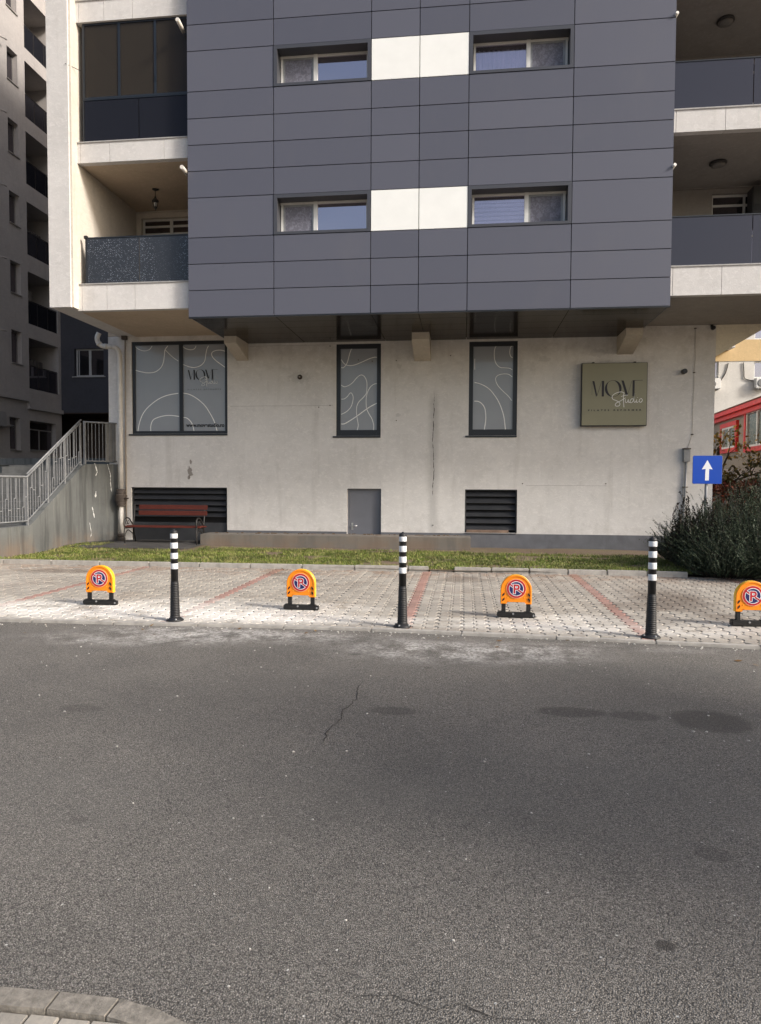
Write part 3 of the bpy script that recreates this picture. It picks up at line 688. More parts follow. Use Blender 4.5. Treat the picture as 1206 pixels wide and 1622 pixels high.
# glazed enclosure of the upper left balcony
mb=MB(); z0,z1=9.865,11.455
for x in (-8.25,-7.44,-6.63): mb.box(x,x+.05,YS+.02,YS+.07,z0,z1)
mb.box(-8.25,-5.82,YS+.021,YS+.069,z0,z0+.04); mb.box(-8.25,-5.82,YS+.021,YS+.069,z1-.04,z1); mb.box(-6.60,-6.57,YS+.005,YS+.03,z0+.3,z0+.42)
f=mb.build('balcony_glazing',anth,bld)
for a,b in ((-8.2,-7.44),(-7.39,-6.63),(-6.58,-5.83)): MB().box(a+.004,b-.004,YS+.035,YS+.043,z0+.045,z1-.045).build('pane',glass_t,f)
MB().box(-8.355,-5.83,YW-.4,YW-.38,8.95,11.44).build('dark_back_sheet',room_m,bld)  # plain dark sheet behind the glazed balcony
# upper mass of the block
MB().box(-8.88,5.82,YS+.2,30,20.01,24).build('roof_storeys',cream_m,bld)
MB().box(-8.35,-5.82,YS+.13,YW+.3,14.95,20).build('upper_left_storeys',cream_m,bld); MB().box(3.98,13,YS+.13,YW+.3,14.95,20).build('upper_right_storeys',cream_m,bld)
MB().box(-8.88,5.82,YW+1.0,30,ZS+.11,20).build('inner_core',cream_m,bld); MB().box(5.83,13,YW+.45,YW+.62,ZS+.11,20).build('end_wall',cream_m,bld)
MB().box(-9.15,-8.885,YW+.405,30,ZS+.11,24).build('left_side_wall',cream_m,bld)
# corbels
def corbel(x0,x1,z1,out,h):
    # wedge: deep at the wall, tapering out under the soffit
    MB().prism([(x0,YW-.001,z1),(x0,YW-.001,z1-h),(x0,YW-out,z1-.16),(x0,YW-out,z1)],(x1-x0,0,0)).build('corbel',corb_m,bld)
corb_m=plaster('corbel_render',(.50,.45,.38),streak=.3,bump=.4)
corbel(-5.72,-5.42,ZD-.002,.95,.42); corbel(-1.22,-.82,ZD-.002,.95,.50); corbel(3.58,3.95,ZD-.002,.95,.42)
MB().prism([(5.83,YW+.02,5.368),(5.83,YW+.02,4.62),(8.9,YW+.02,6.4),(8.9,YW+.02,6.4)][:2]+[(7.10,YW+.02,5.368)],(0,.35,0)).build('corner_corbel',plaster('sun_lightened_render',(.78,.72,.58),streak=.3,bump=.5),bld)  # yellowish render, lightened to stand in for sun reaching the corner
# overflow stubs
for (px,py,qx,qy) in ((281,30,291,50),(288,264,297,276)):
    a=atY(px,py,14.2); b=atY(qx,qy,14.55); MB().tube([a,b],.042,14).build('overflow_pipe',pipe_m,bld)
for (px,py) in ((1074,19),(1070,260)):
    a=atY(px,py,14.35); MB().tube([a,a+Vector((-.05,.3,-.05))],.03,12).build('overflow_pipe',pipe_m,bld)
w0=atY(103,100,14.28); MB().tube([w0,atY(128,112,14.55)],.006,6).build('wire_stub',darkmetal,bld)
# ---- ground-floor studio windows
def clipline(pts,x0,x1,z0,z1):
    return [(min(max(p[0],x0),x1),min(max(p[1],z0),z1)) for p in pts]
YG=YW+.075
def curve(mb,px,ox,oy,k,w_=.016,box=None,kk=8):
    P=[atY(ox+x/k,oy+y/k,YG-.004) for x,y in px]; L=spline([(p.x,p.z) for p in P],kk)
    if box: L=clipline(L,*box)
    MB().ribbon(L,w_,YG-.0045).build('drawn_line',white_ink,mb)
def studio(x0,x1,z0,z1,mull,fw=.095,bot=.16):
    mb=MB(); y=YW+.035
    mb.box(x0,x0+fw,y,y+.09,z0,z1); mb.box(x1-fw,x1,y,y+.09,z0,z1); mb.box(x0+fw,x1-fw,y,y+.09,z1-fw*1.15,z1); mb.box(x0+fw,x1-fw,y,y+.09,z0,z0+bot)
    if mull: mb.box(mull-.045,mull+.045,y-.002,y+.088,z0+bot,z1-fw*1.15)
    mb.box(x0-.08,x1,YW-.035,YW+.04,z0-.045,z0-.005,b=.004)
    if bot>.1:
        for q in (x0+fw*1.3,x1-fw*1.6): mb.box(q,q+.05,y-.006,y,z0+bot*.45,z0+bot*.55)
    f=mb.build('studio_window',anth,bld)
    xs=[x0+fw]+([mull-.045,mull+.045] if mull else [])+[x1-fw]
    for a,b in zip(xs[::2],xs[1::2]): MB().box(a,b,YG,YG+.01,z0+bot,z1-fw*1.15).build('filmed_pane',film,f)
    return f,(x0+fw,x1-fw,z0+bot,z1-fw*1.15)
def logo(mb_d,mb_w,x,z,k,Y,sub=True):
    # letter shapes in sign units: origin at the left of the M, baseline 0, cap height 1
    def poly(pts,mb=mb_d): mb.add([(x+a*k,Y,z+b*k) for a,b in pts],[tuple(range(len(pts)))])
    poly([(.02,1),(.15,.98),(.33,.10),(.27,-.02)]); poly([(0,.93),(.012,.93),(.012,.1),(0,.1)]); poly([(.33,.10),(.60,.99),(.615,.99),(.33,.02)])
    poly([(.62,1),(.76,1),(.76,0),(.62,0)])
    n=40;cx,cz=1.33,.50
    for i in range(n):
        a0,a1=2*math.pi*i/n,2*math.pi*(i+1)/n
        th=lambda a:.018+.135*max(0,(abs(math.cos(a-.25))-.35)/.65)**1.1
        p=[]
        for a,o_ in ((a0,0),(a1,0),(a1,1),(a0,1)): rr=.52-(th(a) if o_ else 0); p.append((cx+rr*math.cos(a),cz+rr*math.sin(a)*1.02))
        poly(p)
    poly([(1.83,1.02),(1.98,1.0),(2.26,.08),(2.13,.02)]); poly([(2.20,.02),(2.225,.05),(2.5,.99),(2.485,.99)])
    poly([(2.53,1.02),(2.66,1.02),(2.66,0),(2.53,0)]); poly([(2.66,1.02),(3.15,1.03),(3.15,1.005),(2.66,.995)])
    def scr(pts,w_=.035): mb_w.ribbon(spline([(x+(a-228)/148*k,z+(410-b)/148*k) for a,b in pts],6),w_*k,Y-.0015)
    scr([(522,376),(500,368),(465,374),(430,392),(416,415),(425,437),(455,450),(480,465),(490,485),(478,500),(455,502),(446,490),(456,473),(485,458),(515,440),(540,425)])
    scr([(526,374),(521,410),(522,455),(527,514)]); scr([(498,412),(530,402),(562,398)],.03)
    scr([(540,438),(538,458),(546,470),(558,462),(566,440),(566,455),(572,470),(584,462)]); scr([(612,438),(598,434),(584,450),(584,468),(596,470),(610,455),(618,420),(624,386),(618,430),(618,460),(628,468),(638,455)])
    scr([(644,440),(640,458),(646,470),(658,460)]); scr([(650,420),(652,424)],.04); scr([(684,432),(670,440),(666,458),(676,468),(690,460),(694,444),(684,432),(674,436)])
f1,b1=studio(-8.52,-5.97,2.86,5.22,-7.21,.075,.075)
mb=f1
def c1(px,w_=.018): curve(mb,px,190,530,6.7,w_,b1)
c1([(155,120),(200,155),(255,172),(310,160),(342,120)]); c1([(158,375),(230,395),(300,405),(375,395),(435,350),(462,290),(472,220),(480,160),(510,118)],.022); c1([(485,165),(530,210),(575,250),(620,280)],.014)
c1([(662,122),(700,148),(750,160),(790,150),(810,118)]); c1([(668,315),(740,342),(800,347),(860,325),(900,280),(912,210),(925,150),(942,118)]); c1([(1132,182),(1080,165),(1020,168),(978,190),(980,230),(1020,275),(1080,320),(1132,357)])
c1([(190,1040),(205,950),(240,850),(300,770),(400,690),(500,645),(620,622)],.022); c1([(668,620),(740,635),(820,680),(900,750),(960,840),(1005,930),(1036,1040)],.022)
c1([(330,1040),(328,970),(350,910),(400,880),(480,860),(550,858),(628,868)],.022); c1([(668,878),(710,885),(750,920),(775,970),(790,1040)],.022)
def letters(): return MB()
md,mw=MB(),MB(); p0=atY(190+722/6.7,530+480/6.7,YG); kk=(atY(190+722/6.7,530+375/6.7,YG).z-p0.z)
logo(md,mw,p0.x,p0.z,kk,YG-.008)
md.build('logo_lettering',black_ink,f1); md=MB()
text_mesh(md,'PILATES REFORMER',p0.x+.0,atY(300,618,YG).z,.045,YG-.008,spacing=2.0,width=atY(190+1075/6.7,600,YG).x-p0.x)
md.build('small_lettering',black_ink,f1); md=MB()
w0=atY(190+705/6.7,530+980/6.7,YG); text_mesh(md,'www.movestudio.ro',w0.x,w0.z,.135,YG-.009,width=atY(190+1110/6.7,676,YG).x-w0.x,bold=.004)
md.build('address_lettering',black_ink,f1); mw.build('script_lettering',simple('pale_print',(.85,.86,.85),.5,.02),f1)
f2,b2=studio(-3.17,-2.05,2.79,5.065,None,.10,.15); mb=f2
def c2(px,w_=.018): curve(mb,px,520,530,9.54,w_,b2)
c2([(200,495),(225,500),(265,465),(295,405),(325,290),(350,220),(365,170)]); c2([(198,375),(235,430),(280,460),(340,468),(410,455),(520,410),(620,365),(690,343),(738,340)])
c2([(198,762),(245,787),(310,768),(370,725),(430,655),(480,615),(520,612),(560,650),(585,720),(585,820),(575,890),(530,950),(470,1010),(435,1080),(430,1180),(440,1270),(455,1370),(435,1460)])
c2([(738,738),(690,750),(640,790),(600,860),(577,950),(575,1050),(583,1120),(620,1200),(665,1280),(688,1370),(685,1460)]); c2([(198,975),(245,970),(290,935),(330,885),(355,885),(378,940),(370,1020),(345,1090),(300,1145),(250,1180),(198,1205)]); c2([(198,1350),(250,1345),(330,1300),(430,1235),(580,1125),(660,1075),(738,1035)],.024)
f3,b3=studio(.11,1.27,2.79,5.065,None,.10,.15); mb=f3
def c3(px,w_=.016): curve(mb,px,735,525,9.27,w_,b3)
c3([(485,175),(460,240),(448,310),(452,400),(475,470),(530,525),(600,533),(670,540),(712,562)]); c3([(715,185),(685,240),(675,310),(690,365),(718,385)]); c3([(712,668),(660,630),(590,622),(510,640),(470,680),(475,740),(510,805),(580,880),(650,945),(705,1015)])
c3([(158,748),(230,765),(310,800),(380,850),(440,920),(500,1010),(550,1120),(590,1260),(612,1450)],.022); c3([(155,1022),(215,1028),(265,1060),(305,1120),(320,1200),(322,1300),(300,1450)],.022)
c3([(162,400),(160,480),(162,560)])
# ---- louvred grilles, small door
def grille(x0,x1,z0,z1,zl,pitch,depth=.12):
    mb=MB(); y=YW+.05
    mb.box(x0,x0+.03,y,y+.1,z0,z1); mb.box(x1-.03,x1,y,y+.1,z0,z1); mb.box(x0+.03,x1-.03,y,y+.1,z1-.03,z1); f=mb.build('louvre_grille',louv,bld)
    s=MB(); z=z1-.04
    while z-pitch>=zl-.02:
        s.prism([(x0+.03,y+.09,z),(x0+.03,y+.004,z-pitch*.72),(x0+.03,y+.004,z-pitch*.78),(x0+.03,y+.012,z-pitch*.78),(x0+.03,y+.10,z-.02)],(x1-x0-.06,0,0)); z-=pitch
    s.build('louvre_blades',louv,f); MB().box(x0,x1,y+.13,y+.15,z0,z1).build('backing',gap_m,f)
    if zl>z0+.05: MB().box(x0+.03,x1-.03,y+.02,y+.04,z0,zl).build('sheet_panel',simple('dark_grey_sheet',(.045,.047,.052),.5,.2,3,dirt=.4),f)
    return f
grille(-8.56,-5.99,.0,1.485,.58,.15)
g2=grille(.04,1.30,.42,1.475,.45,.165); MB().box(.08,1.10,YW-.02,YW+.05,.42,.485,b=.004).build('wooden_board',simple('weathered_board',(.22,.15,.11),.9,.3,6,.3),g2)
MB().box(.04,1.30,YW-.03,YW+.01,.405,.42).build('sill_strip',stone_sill,g2)
mb=MB(); mb.box(-2.84,-2.07,YW+.10,YW+.14,-.05,1.44,b=.004); dr=mb.build('small_door',metal_l,bld); mb=MB(); mb.box(-2.885,-2.842,YW+.09,YW+.15,-.05,1.478); mb.box(-2.068,-2.035,YW+.09,YW+.15,-.05,1.478); mb.box(-2.842,-2.068,YW+.09,YW+.15,1.442,1.478); mb.build('door_frame',metal_l,dr)
MB().tube([(-2.77,YW+.10,.545),(-2.77,YW+.05,.545),(-2.64,YW+.05,.545)],.011,8).box(-2.795,-2.745,YW+.092,YW+.1,.44,.62,b=.003).build('handle',simple('brushed_metal',(.55,.55,.55),.3,.05,metal=.8),dr)
MB().box(-2.89,-2.03,YW+.2,YW+.22,-.05,1.48).build('door_backing',gap_m,dr)
# ================================================================ THINGS ON THE BUILDING AND IN FRONT OF IT
# planter wall
def planter():
    mb=MB(); mb.box(-6.44,.18,16.58,YW-.012,-.2,.345,b=.015)
    o=mb.build('concrete_planter',conc_box); tag(o,'long low concrete planter along the foot of the cream wall, below the small grey door','planter')
planter()
def pebbles_strip():
    mb=MB()
    for i in range(60):
        x=random.uniform(-6.3,.1); y=random.uniform(16.9,17.2)
        mb.box(x,x+random.uniform(.02,.09),y,y+.03,.345,.345+random.uniform(.006,.025))
    tag(mb.build('leaf_litter',simple('dry_leaf',(.12,.08,.05),.9,.4,20)),'scraps of dry leaves lying on top of the planter wall','litter',kind='stuff')
pebbles_strip()
# sign box
sg=thing('sign_box',(3.5,YW,3.0),'square olive green sign box with a studio logo, high on the cream wall','sign')
a,b=atY(921,575,YW-.16),atY(1025,674.5,YW-.16); X0,X1,Z0,Z1=a.x+.02,b.x,b.z,a.z
MB().box(X0,X1,YW-.15,YW-.02,Z0,Z1,b=.008).build('sign_case',darkmetal,sg)
MB().box(X0+.015,X1-.015,YW-.157,YW-.148,Z0+.02,Z1-.012).build('sign_face',olive,sg)
for x in (X0+.25,X1-.3): MB().box(x,x+.05,YW-.09,YW+.0,Z1-.001,Z1+.03).build('bracket',darkmetal,sg)
md,mw=MB(),MB(); YF=YW-.159
def sp(x,y): return atY(900+x/6.03,560+y/6.03,YF)
p0=sp(228,411); kk=sp(228,262).z-p0.z; logo(md,mw,p0.x,p0.z,kk,YF-.003); md.build('logo_lettering',dark_ink,sg); mw.build('script_lettering',white_ink,sg)
md=MB(); p=sp(192,549); text_mesh(md,'PILATES REFORMER',p.x,p.z,.05,YF-.002,spacing=2.0,width=sp(702,540).x-p.x,bold=.0015); md.build('small_lettering',dark_ink,sg)
# lamps, valve, cable box
def spot(px,py,lab,r=.06):
    p=atY(px,py,YW-.1); t=thing('wall_lamp',(p.x,YW,p.z),lab,'lamp')
    MB().lathe([(r*.7,0),(r*.7,.02)],(p.x,YW-.022,p.z),16,0,'y').build('back_plate',darkmetal,t)
    MB().lathe([(r*.85,-.12),(r,-.11),(r,-.01),(r*.6,.0)],(p.x,YW-.02,p.z),20,0,'y').build('lamp_body',darkmetal,t)
    MB().lathe([(r*.7,-.003),(r*.7,.0)],(p.x,YW-.142,p.z),16,0,'y').build('lens',blackpl,t)
spot(1085,588,'small dark cylindrical lamp sticking out of the wall right of the olive sign')
p=atY(475,597,YW-.03); t=thing('wall_outlet',(p.x,YW,p.z),'small round rusty pipe outlet in the cream wall between two of the studio windows','outlet')
MB().lathe([(.06,0),(.06,-.02),(.035,-.03),(.035,-.05)],(p.x,YW-.002,p.z),18,0,'y').build('flange',iron_m,t); MB().lathe([(.02,-.05),(.02,-.075)],(p.x,YW,p.z),10,0,'y').build('plug',conc_kerb,t)
p=atY(1129,518,YW-.04); t=thing('wall_sensor',(p.x,YW,p.z),'tiny black sensor under the soffit at the right wall corner','sensor')
MB().box(p.x-.03,p.x+.03,YW-.03,YW-.001,p.z,p.z+.10,b=.006).build('sensor_mount',blackpl,t); MB().lathe([(.02,-.09),(.045,-.08),(.045,0),(.03,.01)],(p.x,YW-.06,p.z-.03),14,0,'y').build('sensor_head',blackpl,t)
t=thing('junction_box',(5.22,YW,2.2),'small grey cable box with a conduit running down the wall at the right corner','electrical box')
p=atY(1088,722,YW-.06); MB().box(p.x-.075,p.x+.075,YW-.10,YW-.004,p.z-.14,p.z+.15,b=.01).build('box_body',galv,t); MB().box(p.x-.085,p.x+.085,YW-.11,YW-.003,p.z+.15,p.z+.18,b=.004).build('box_lid',iron_m,t)
MB().tube([(p.x,YW-.05,p.z-.14),(p.x-.01,YW-.045,1.5),(p.x-.03,YW-.045,1.0),(p.x-.03,YW-.045,.3)],.030,10).build('conduit',galv,t)
for z in (1.55,.95): MB().box(p.x-.07,p.x+.045,YW-.08,YW-.003,z,z+.02).build('clip',iron_m,t)
cb=[atY(x,y,YW-.015) for x,y in ((1102,520),(1101.5,545),(1102,566),(1100,590),(1100,610),(1098,640),(1097,688),(1089,711))]
o=MB().tube([tuple(c) for c in cb],.004,6).build('wall_cable',simple('grey_cable',(.32,.29,.26),.6,.1)); tag(o,'thin cable hanging down the wall from the soffit to the cable box','cable')
for c in (cb[0],cb[3],cb[6]): MB().box(c.x-.025,c.x+.025,YW-.03,YW-.001,c.z-.01,c.z+.01).build('cable_clip',iron_m,o)
mb=MB(); 
for (px,py) in ((568,570),(590,572),(523,548),(523,642),(505,645),(628,571),(628,666),(714,563),(828,766),(960,766),(686,832)):
    q=atY(px,py,YW-.01); mb.lathe([(.014,0),(.014,-.018)],(q.x,YW,q.z),8,0,'y')
tag(mb.build('wall_anchors',iron_m,bld))
# hanging lantern and balcony lamps
t=thing('hanging_lantern',(-7.25,16,8.6),'black hanging lantern with a pale bulb under the lower left balcony ceiling','lantern')
lx,ly=-7.25,16.0; ztop=8.50; zb=atY(246,333,16).z
MB().lathe([(.08,-.02),(.05,-.035),(.02,-.05)],(lx,ly,ztop),16).build('ceiling_rose',darkmetal,t); MB().tube([(lx,ly,ztop-.04),(lx,ly,zb+.30)],.008,6).build('rod',darkmetal,t)
MB().lathe([(.012,.33),(.03,.28),(.085,.215),(.085,.205),(.0,.2)],(lx,ly,zb),6,sm=False).build('lantern_roof',darkmetal,t)
mb=MB()
for k in range(6):
    a=k*math.pi/3; mb.tube([(lx+.075*math.cos(a),ly+.075*math.sin(a),zb+.205),(lx+.045*math.cos(a),ly+.045*math.sin(a),zb+.08)],.006,5)
mb.lathe([(.045,.08),(.05,.07),(.02,.03),(.012,.0)],(lx,ly,zb),6,sm=False); mb.build('lantern_cage',darkmetal,t)
MB().lathe([(.015,.09),(.028,.12),(.028,.17),(.012,.19)],(lx,ly,zb),10).build('bulb',simple('frosted_bulb',(.75,.75,.72),.4,.02),t)
def dome(px,py,z,lab):
    p=atZ(px,py,z); t=thing('ceiling_lamp',(p.x,p.y,z),lab,'lamp')
    MB().lathe([(.17,0),(.18,-.03),(.15,-.05)],(p.x,p.y,z),24).build('lamp_base',darkmetal,t); MB().lathe([(.148,0),(.13,-.04),(.07,-.06),(.01,-.065)],(p.x,p.y,z-.048),24).build('lamp_dome',simple('dim_lamp_glass',(.16,.15,.14),.4,.05),t)
dome(1150,31,11.458,'round dark lamp on the ceiling of the topmost right balcony'); dome(1138,257,8.498,'round dark lamp on the ceiling of the lower right balcony')
t=thing('air_conditioner',(6.3,16.2,7.6),'dark air conditioning unit high up at the right edge of the lower right balcony','air conditioner')
MB().box(6.42,7.15,16.95,17.29,7.75,8.36,b=.02).build('unit_case',simple('dim_grey_case',(.04,.04,.042),.5,.1),t); MB().box(6.46,7.1,16.942,16.948,7.8,7.95).build('front_panel',blackpl,t)
# rain pipe
t=thing('drain_pipe',(-8.9,YW-.1,0),'white plastic drain pipe with a cast iron trap running down the left wall corner','pipe')
pp=[atY(157,527,17.0),atY(154,535,17.0),atY(156,543,17.02),atY(163,548,17.04),atY(176,549,17.05),atY(185,552,17.08),atY(189,560,17.10),atY(190,575,17.12)]
path_=spline([tuple(q) for q in pp],5); xb=atY(191,700,17.12).x
MB().tube(path_+[(xb,17.12,2.2),(xb,17.12,1.45)],.060,16).build('pipe_run',pipe_m,t)
for i in (10,16): 
    a,b=Vector(path_[i]),Vector(path_[i+2]); MB().tube([a,b],.070,16).build('pipe_joint',pipe_m,t)
for z in (3.4,2.95,2.2): MB().lathe([(.066,0),(.068,.01),(.068,.05),(.062,.06)],(xb,17.12,z),16).build('pipe_joint',pipe_m,t)
prof=[(.075,1.0),(.115,1.0),(.115,1.03),(.09,1.04)]
for k in range(9): z=1.06+k*.034; prof+= [(.155 if 1<k<7 else .125,z),(.155 if 1<k<7 else .125,z+.018),(.13 if 1<k<7 else .11,z+.022)]
prof+=[(.115,1.40),(.115,1.43),(.07,1.44)]
MB().lathe(prof,(xb,17.12,0),20).tube([(xb+.1,17.05,1.2),(xb+.24,17.02,1.2)],.018,8).lathe([(.03,0),(.035,.02),(.02,.03)],(xb+.23,17.02,1.19),10).build('trap',iron_m,t)
MB().tube([(xb,17.12,1.02),(xb,17.12,.28)],.056,16).build('lower_pipe',pipe_m,t); MB().lathe([(.10,.0),(.10,.10),(.07,.12),(.10,.14),(.10,.20),(.06,.22)],(xb,17.12,.08),18).build('base_socket',iron_m,t)
o=MB().tube([tuple(atY(198,531,YW-.03)),tuple(atY(199,690,YW-.03)),(atY(199,690,YW-.03).x+.0,YW-.03,.6)],.018,8).build('thin_conduit',simple('painted_conduit',(.34,.29,.235),.8,.1)); tag(o,'thin painted conduit on the wall just right of the drain pipe','pipe')
p=atY(196,532,YW-.08); MB().box(p.x-.07,p.x+.07,YW-.09,YW-.003,p.z-.09,p.z+.09,b=.01).build('conduit_box',iron_m,o)
# ---- bench
def bench():
    x0,x1=-8.33,-6.35; zb=.085; yf,yb=16.38,16.98; t=thing('park_bench',(-7.3,16.7,zb),'red brown slatted park bench with black iron ends in front of the dark grille','bench')
    # seat slats, back slats
    for i,(y,z) in enumerate(((yf+.03,.415),(yf+.15,.425),(yf+.27,.42),(yf+.385,.41))): MB().box(x0+.02,x1-.02,y,y+.095,zb+z,zb+z+.035,b=.006).build('seat_slat',wood,t)
    for (y,z) in ((yb-.085,.70),(yb-.055,.845)):
        mb=MB(); mb.box(x0+.16,x1-.03,y,y+.03,zb+z,zb+z+.115,b=.006); mb.build('back_slat',wood,t)
    for x in (x0+.03,x1-.24+.14):
        mb=MB(); r=.017
        mb.tube(spline([(x,yf+.04,zb),(x,yf+.0,zb+.22),(x,yf+.02,zb+.40),(x,yf+.0,zb+.5),(x,yf+.02,zb+.60),(x,yf+.12,zb+.65),(x,yf+.25,zb+.63),(x,yf+.36,zb+.55),(x,yb-.12,zb+.45)],6),r,8)
        mb.tube(spline([(x,yb+.03,zb),(x,yb-.06,zb+.2),(x,yb-.12,zb+.42),(x,yb-.06,zb+.7),(x,yb-.02,zb+.98)],6),r,8)
        mb.tube([(x,yf+.02,zb+.40),(x,yb-.12,zb+.39)],r,8); mb.tube(spline([(x,yf+.02,zb+.2),(x,yf+.2,zb+.34),(x,yb-.08,zb+.2)],6),r*.7,8)
        for (yy,zz) in ((yf+.12,.53),(yf+.22,.53)):
            mb.tube([(x,yy+.045*math.cos(a*.7),zb+zz+.045*math.sin(a*.7)) for a in range(10)],r*.5,6)
        mb.build('iron_end',darkmetal,t)
bench()
# ---- bollards
def bollard():
    t=thing('bollard',(0,0,0),'','bollard','flexible bollards at the road edge of the parking bays')
    MB().lathe([(.098,0),(.100,.008),(.085,.022),(.066,.032),(.060,.04)],(0,0,0),32).build('base_flange',rubber,t)
    mb=MB()
    for k in range(4): a=k*math.pi/2+.5; mb.lathe([(.012,.018),(.012,.030),(.006,.034)],(.08*math.cos(a),.08*math.sin(a),0),8)
    for k in range(4): a=k*math.pi/2+.5; MB().lathe([(.012,.014),(.012,.030),(.006,.034)],(.08*math.cos(a),.08*math.sin(a),0),8).build('bolt',galv,t)
    prof=[(.058,.038)]; n=20
    for k in range(n):
        z=.045+k*(.40/n); r=.0575-.011*k/n; prof+=[(r,z),(r,z+.011),(r-.0035,z+.013),(r-.0035,z+.019)]
    prof+=[(.045,.452),(.0425,.46)]; MB().lathe(prof,(0,0,0),28).build('ribbed_foot',rubber,t)
    MB().lathe([(.042,.455),(.0405,1.02),(.043,1.022),(.043,1.035),(.036,1.052),(.015,1.062),(.012,1.07),(.004,1.073)],(0,0,0),28).build('post',rubber,t)
    for z0,z1 in ((.607,.672),(.727,.795),(.848,.915),(.965,1.02)): MB().lathe([(.0425,z0),(.0432,z0+.003),(.0432,z1-.003),(.0425,z1)],(0,0,0),28).build('reflective_band',reflw,t)
    return t
bp=bollard()
bl=[(-3.34,7.81,'leftmost black bollard with four white bands, in front of the bench'),(-.67,7.82,'middle black bollard with four white bands, in front of the end of the planter wall'),(1.985,7.64,'rightmost black bollard with four white bands, in front of the dark rosemary bush')]
for i,(x,y,l) in enumerate(bl):
    o=bp if i==0 else copy_tree(bp); o.location=(x,y,.002); o.rotation_euler=((.004,-.006,.003)[i],(-.006,.004,.010)[i],i*.7); o['label']=l
# ---- parking barriers
def barrier():
    t=thing('parking_barrier',(0,0,0),'','parking barrier','folding orange parking barriers in the bays')
    mb=MB(); mb.box(-.225,.20,-.045,.045,.006,.062,b=.008); mb.box(.15,.228,-.03,.035,.0,.055,b=.006); mb.box(-.21,-.13,-.038,.04,.05,.072,b=.005); mb.box(.10,.18,-.038,.04,.05,.072,b=.005)
    b=mb.build('base',blackpl,t); MB().lathe([(.012,0),(.012,-.01)],(-.035,-.045,.05),12,0,'y').build('lock',galv,b); MB().lathe([(.013,0),(.013,-.006)],(.207,-.03,.03),12,0,'y').build('bolt',galv,b)
    for x in (-.148,.148): MB().box(x-.025,x+.025,-.02,.02,.06,.20,b=.006).build('post',blackpl,t)
    # arched board
    hw=.185; zc=.335; z0=.165; n=28
    ring=[(hw*math.cos(a),zc+hw*math.sin(a)) for a in [math.pi*i/n for i in range(n+1)]]; poly=[(hw,z0)]+ring+[(-hw,z0),(-.118,z0),(-.105,z0+.022),(.105,z0+.022),(.118,z0)]
    T=.033
    def fan(mb,poly2,y,mi): mb.add([(x,y,z) for x,z in poly2],[tuple(range(len(poly2)))],mi)
    mb=MB(); lv=[(1.0,T),(1.0,-T+.006),(.965,-T),(.90,-T),(.885,-T+.007)]
    def sc(k): return [(x*k,zc-.02+(z-zc+.02)*k) for x,z in poly]
    rings=[]
    for k,y in lv: rings.append([(x,y,z) for x,z in sc(k)])
    m=len(poly); V=[v for r_ in rings for v in r_]; F=[(l*m+i,l*m+(i+1)%m,(l+1)*m+(i+1)%m,(l+1)*m+i) for l in range(len(rings)-1) for i in range(m)]
    MI=[]; mb.add(V,F+[tuple(range(m)),tuple((len(rings)-1)*m+i for i in range(m))]); 
    for i in range(m): mb.mi[i]=1                        # the yellow edge
    bd=mb.build('board',[orange,yellow],t)
    yf=-T-.0005; zs=.352
    def disc(r,y,mat,name,r0=0): 
        q=MB(); nn=40
        if r0:
            for i in range(nn): a,b=2*math.pi*i/nn,2*math.pi*(i+1)/nn; q.quad((r0*math.cos(a),y,zs+r0*math.sin(a)),(r*math.cos(a),y,zs+r*math.sin(a)),(r*math.cos(b),y,zs+r*math.sin(b)),(r0*math.cos(b),y,zs+r0*math.sin(b)))
        else: q.lathe([(r,y),(r,-T+.006)],(0,0,zs),nn,0,'y')
        return q.build(name,mat,bd)
    disc(.118,yf-.001,simple('peach_rim',(.85,.42,.22),.5,.03),'sign_disc'); disc(.112,yf-.002,redp,'sign_disc'); disc(.089,yf-.003,whitesign,'sign_disc'); disc(.082,yf-.004,bluep,'sign_disc')
    q=MB(); y=yf-.0046
    def bar(mb,x0,z0_,x1,z1_,w_,y):
        dx,dz=x1-x0,z1_-z0_; l=math.hypot(dx,dz); nx,nz=-dz/l*w_/2,dx/l*w_/2; mb.quad((x0+nx,y,zs+z0_+nz),(x0-nx,y,zs+z0_-nz),(x1-nx,y,zs+z1_-nz),(x1+nx,y,zs+z1_+nz))
    bar(q,-.072,.048,.072,-.048,.030,y); q.build('slash_outline',whitesign,bd); q=MB(); bar(q,-.076,.051,.076,-.051,.018,y-.0004); q.build('slash',redp,bd)
    q=MB(); text_mesh(q,'P',-.040,zs-.056,.155,y-.0008,bold=.0095); q.build('letter_outline',whitesign,bd); q=MB(); text_mesh(q,"P",-.0335,zs-.056,.155,y-.0012,bold=.0035); q.build('letter',redp,bd)
    q=MB(); bar(q,.020,-.013,.076,-.051,.016,y-.0014); q.build('slash_end',redp,bd)
    for s in (-1,1):
        for z in (.275,.215):
            x=s*.152; w2=.0135; q=MB(); yy=-T-.002
            q.prism([(x-s*w2,yy,z+.030),(x+s*w2,yy,z+.004),(x+s*w2,yy,z-.022),(x-s*w2,yy,z+.004)],(0,.004,0)); q.build('black_stripe',blackpl,bd)
        MB().lathe([(.006,0),(.004,-.004)],(s*.10,-T+.004,.245),10,0,'y').build('rivet',yellow,bd)
    return t
br=barrier()
bb=[(-4.735,8.68,.03,'leftmost orange parking barrier with a crossed out P, left of the first bollard'),(-2.04,8.70,-.02,'orange parking barrier with a crossed out P, between the left and the middle bollard'),(.645,8.57,.0,'orange parking barrier with a crossed out P, between the middle and the right bollard'),(3.29,8.42,.02,'rightmost orange parking barrier with a crossed out P, in front of the rosemary bush')]
for i,(x,y,a,l) in enumerate(bb):
    o=br if i==0 else copy_tree(br); o.location=(x,y,.003); o.rotation_euler.z=a; o['label']=l
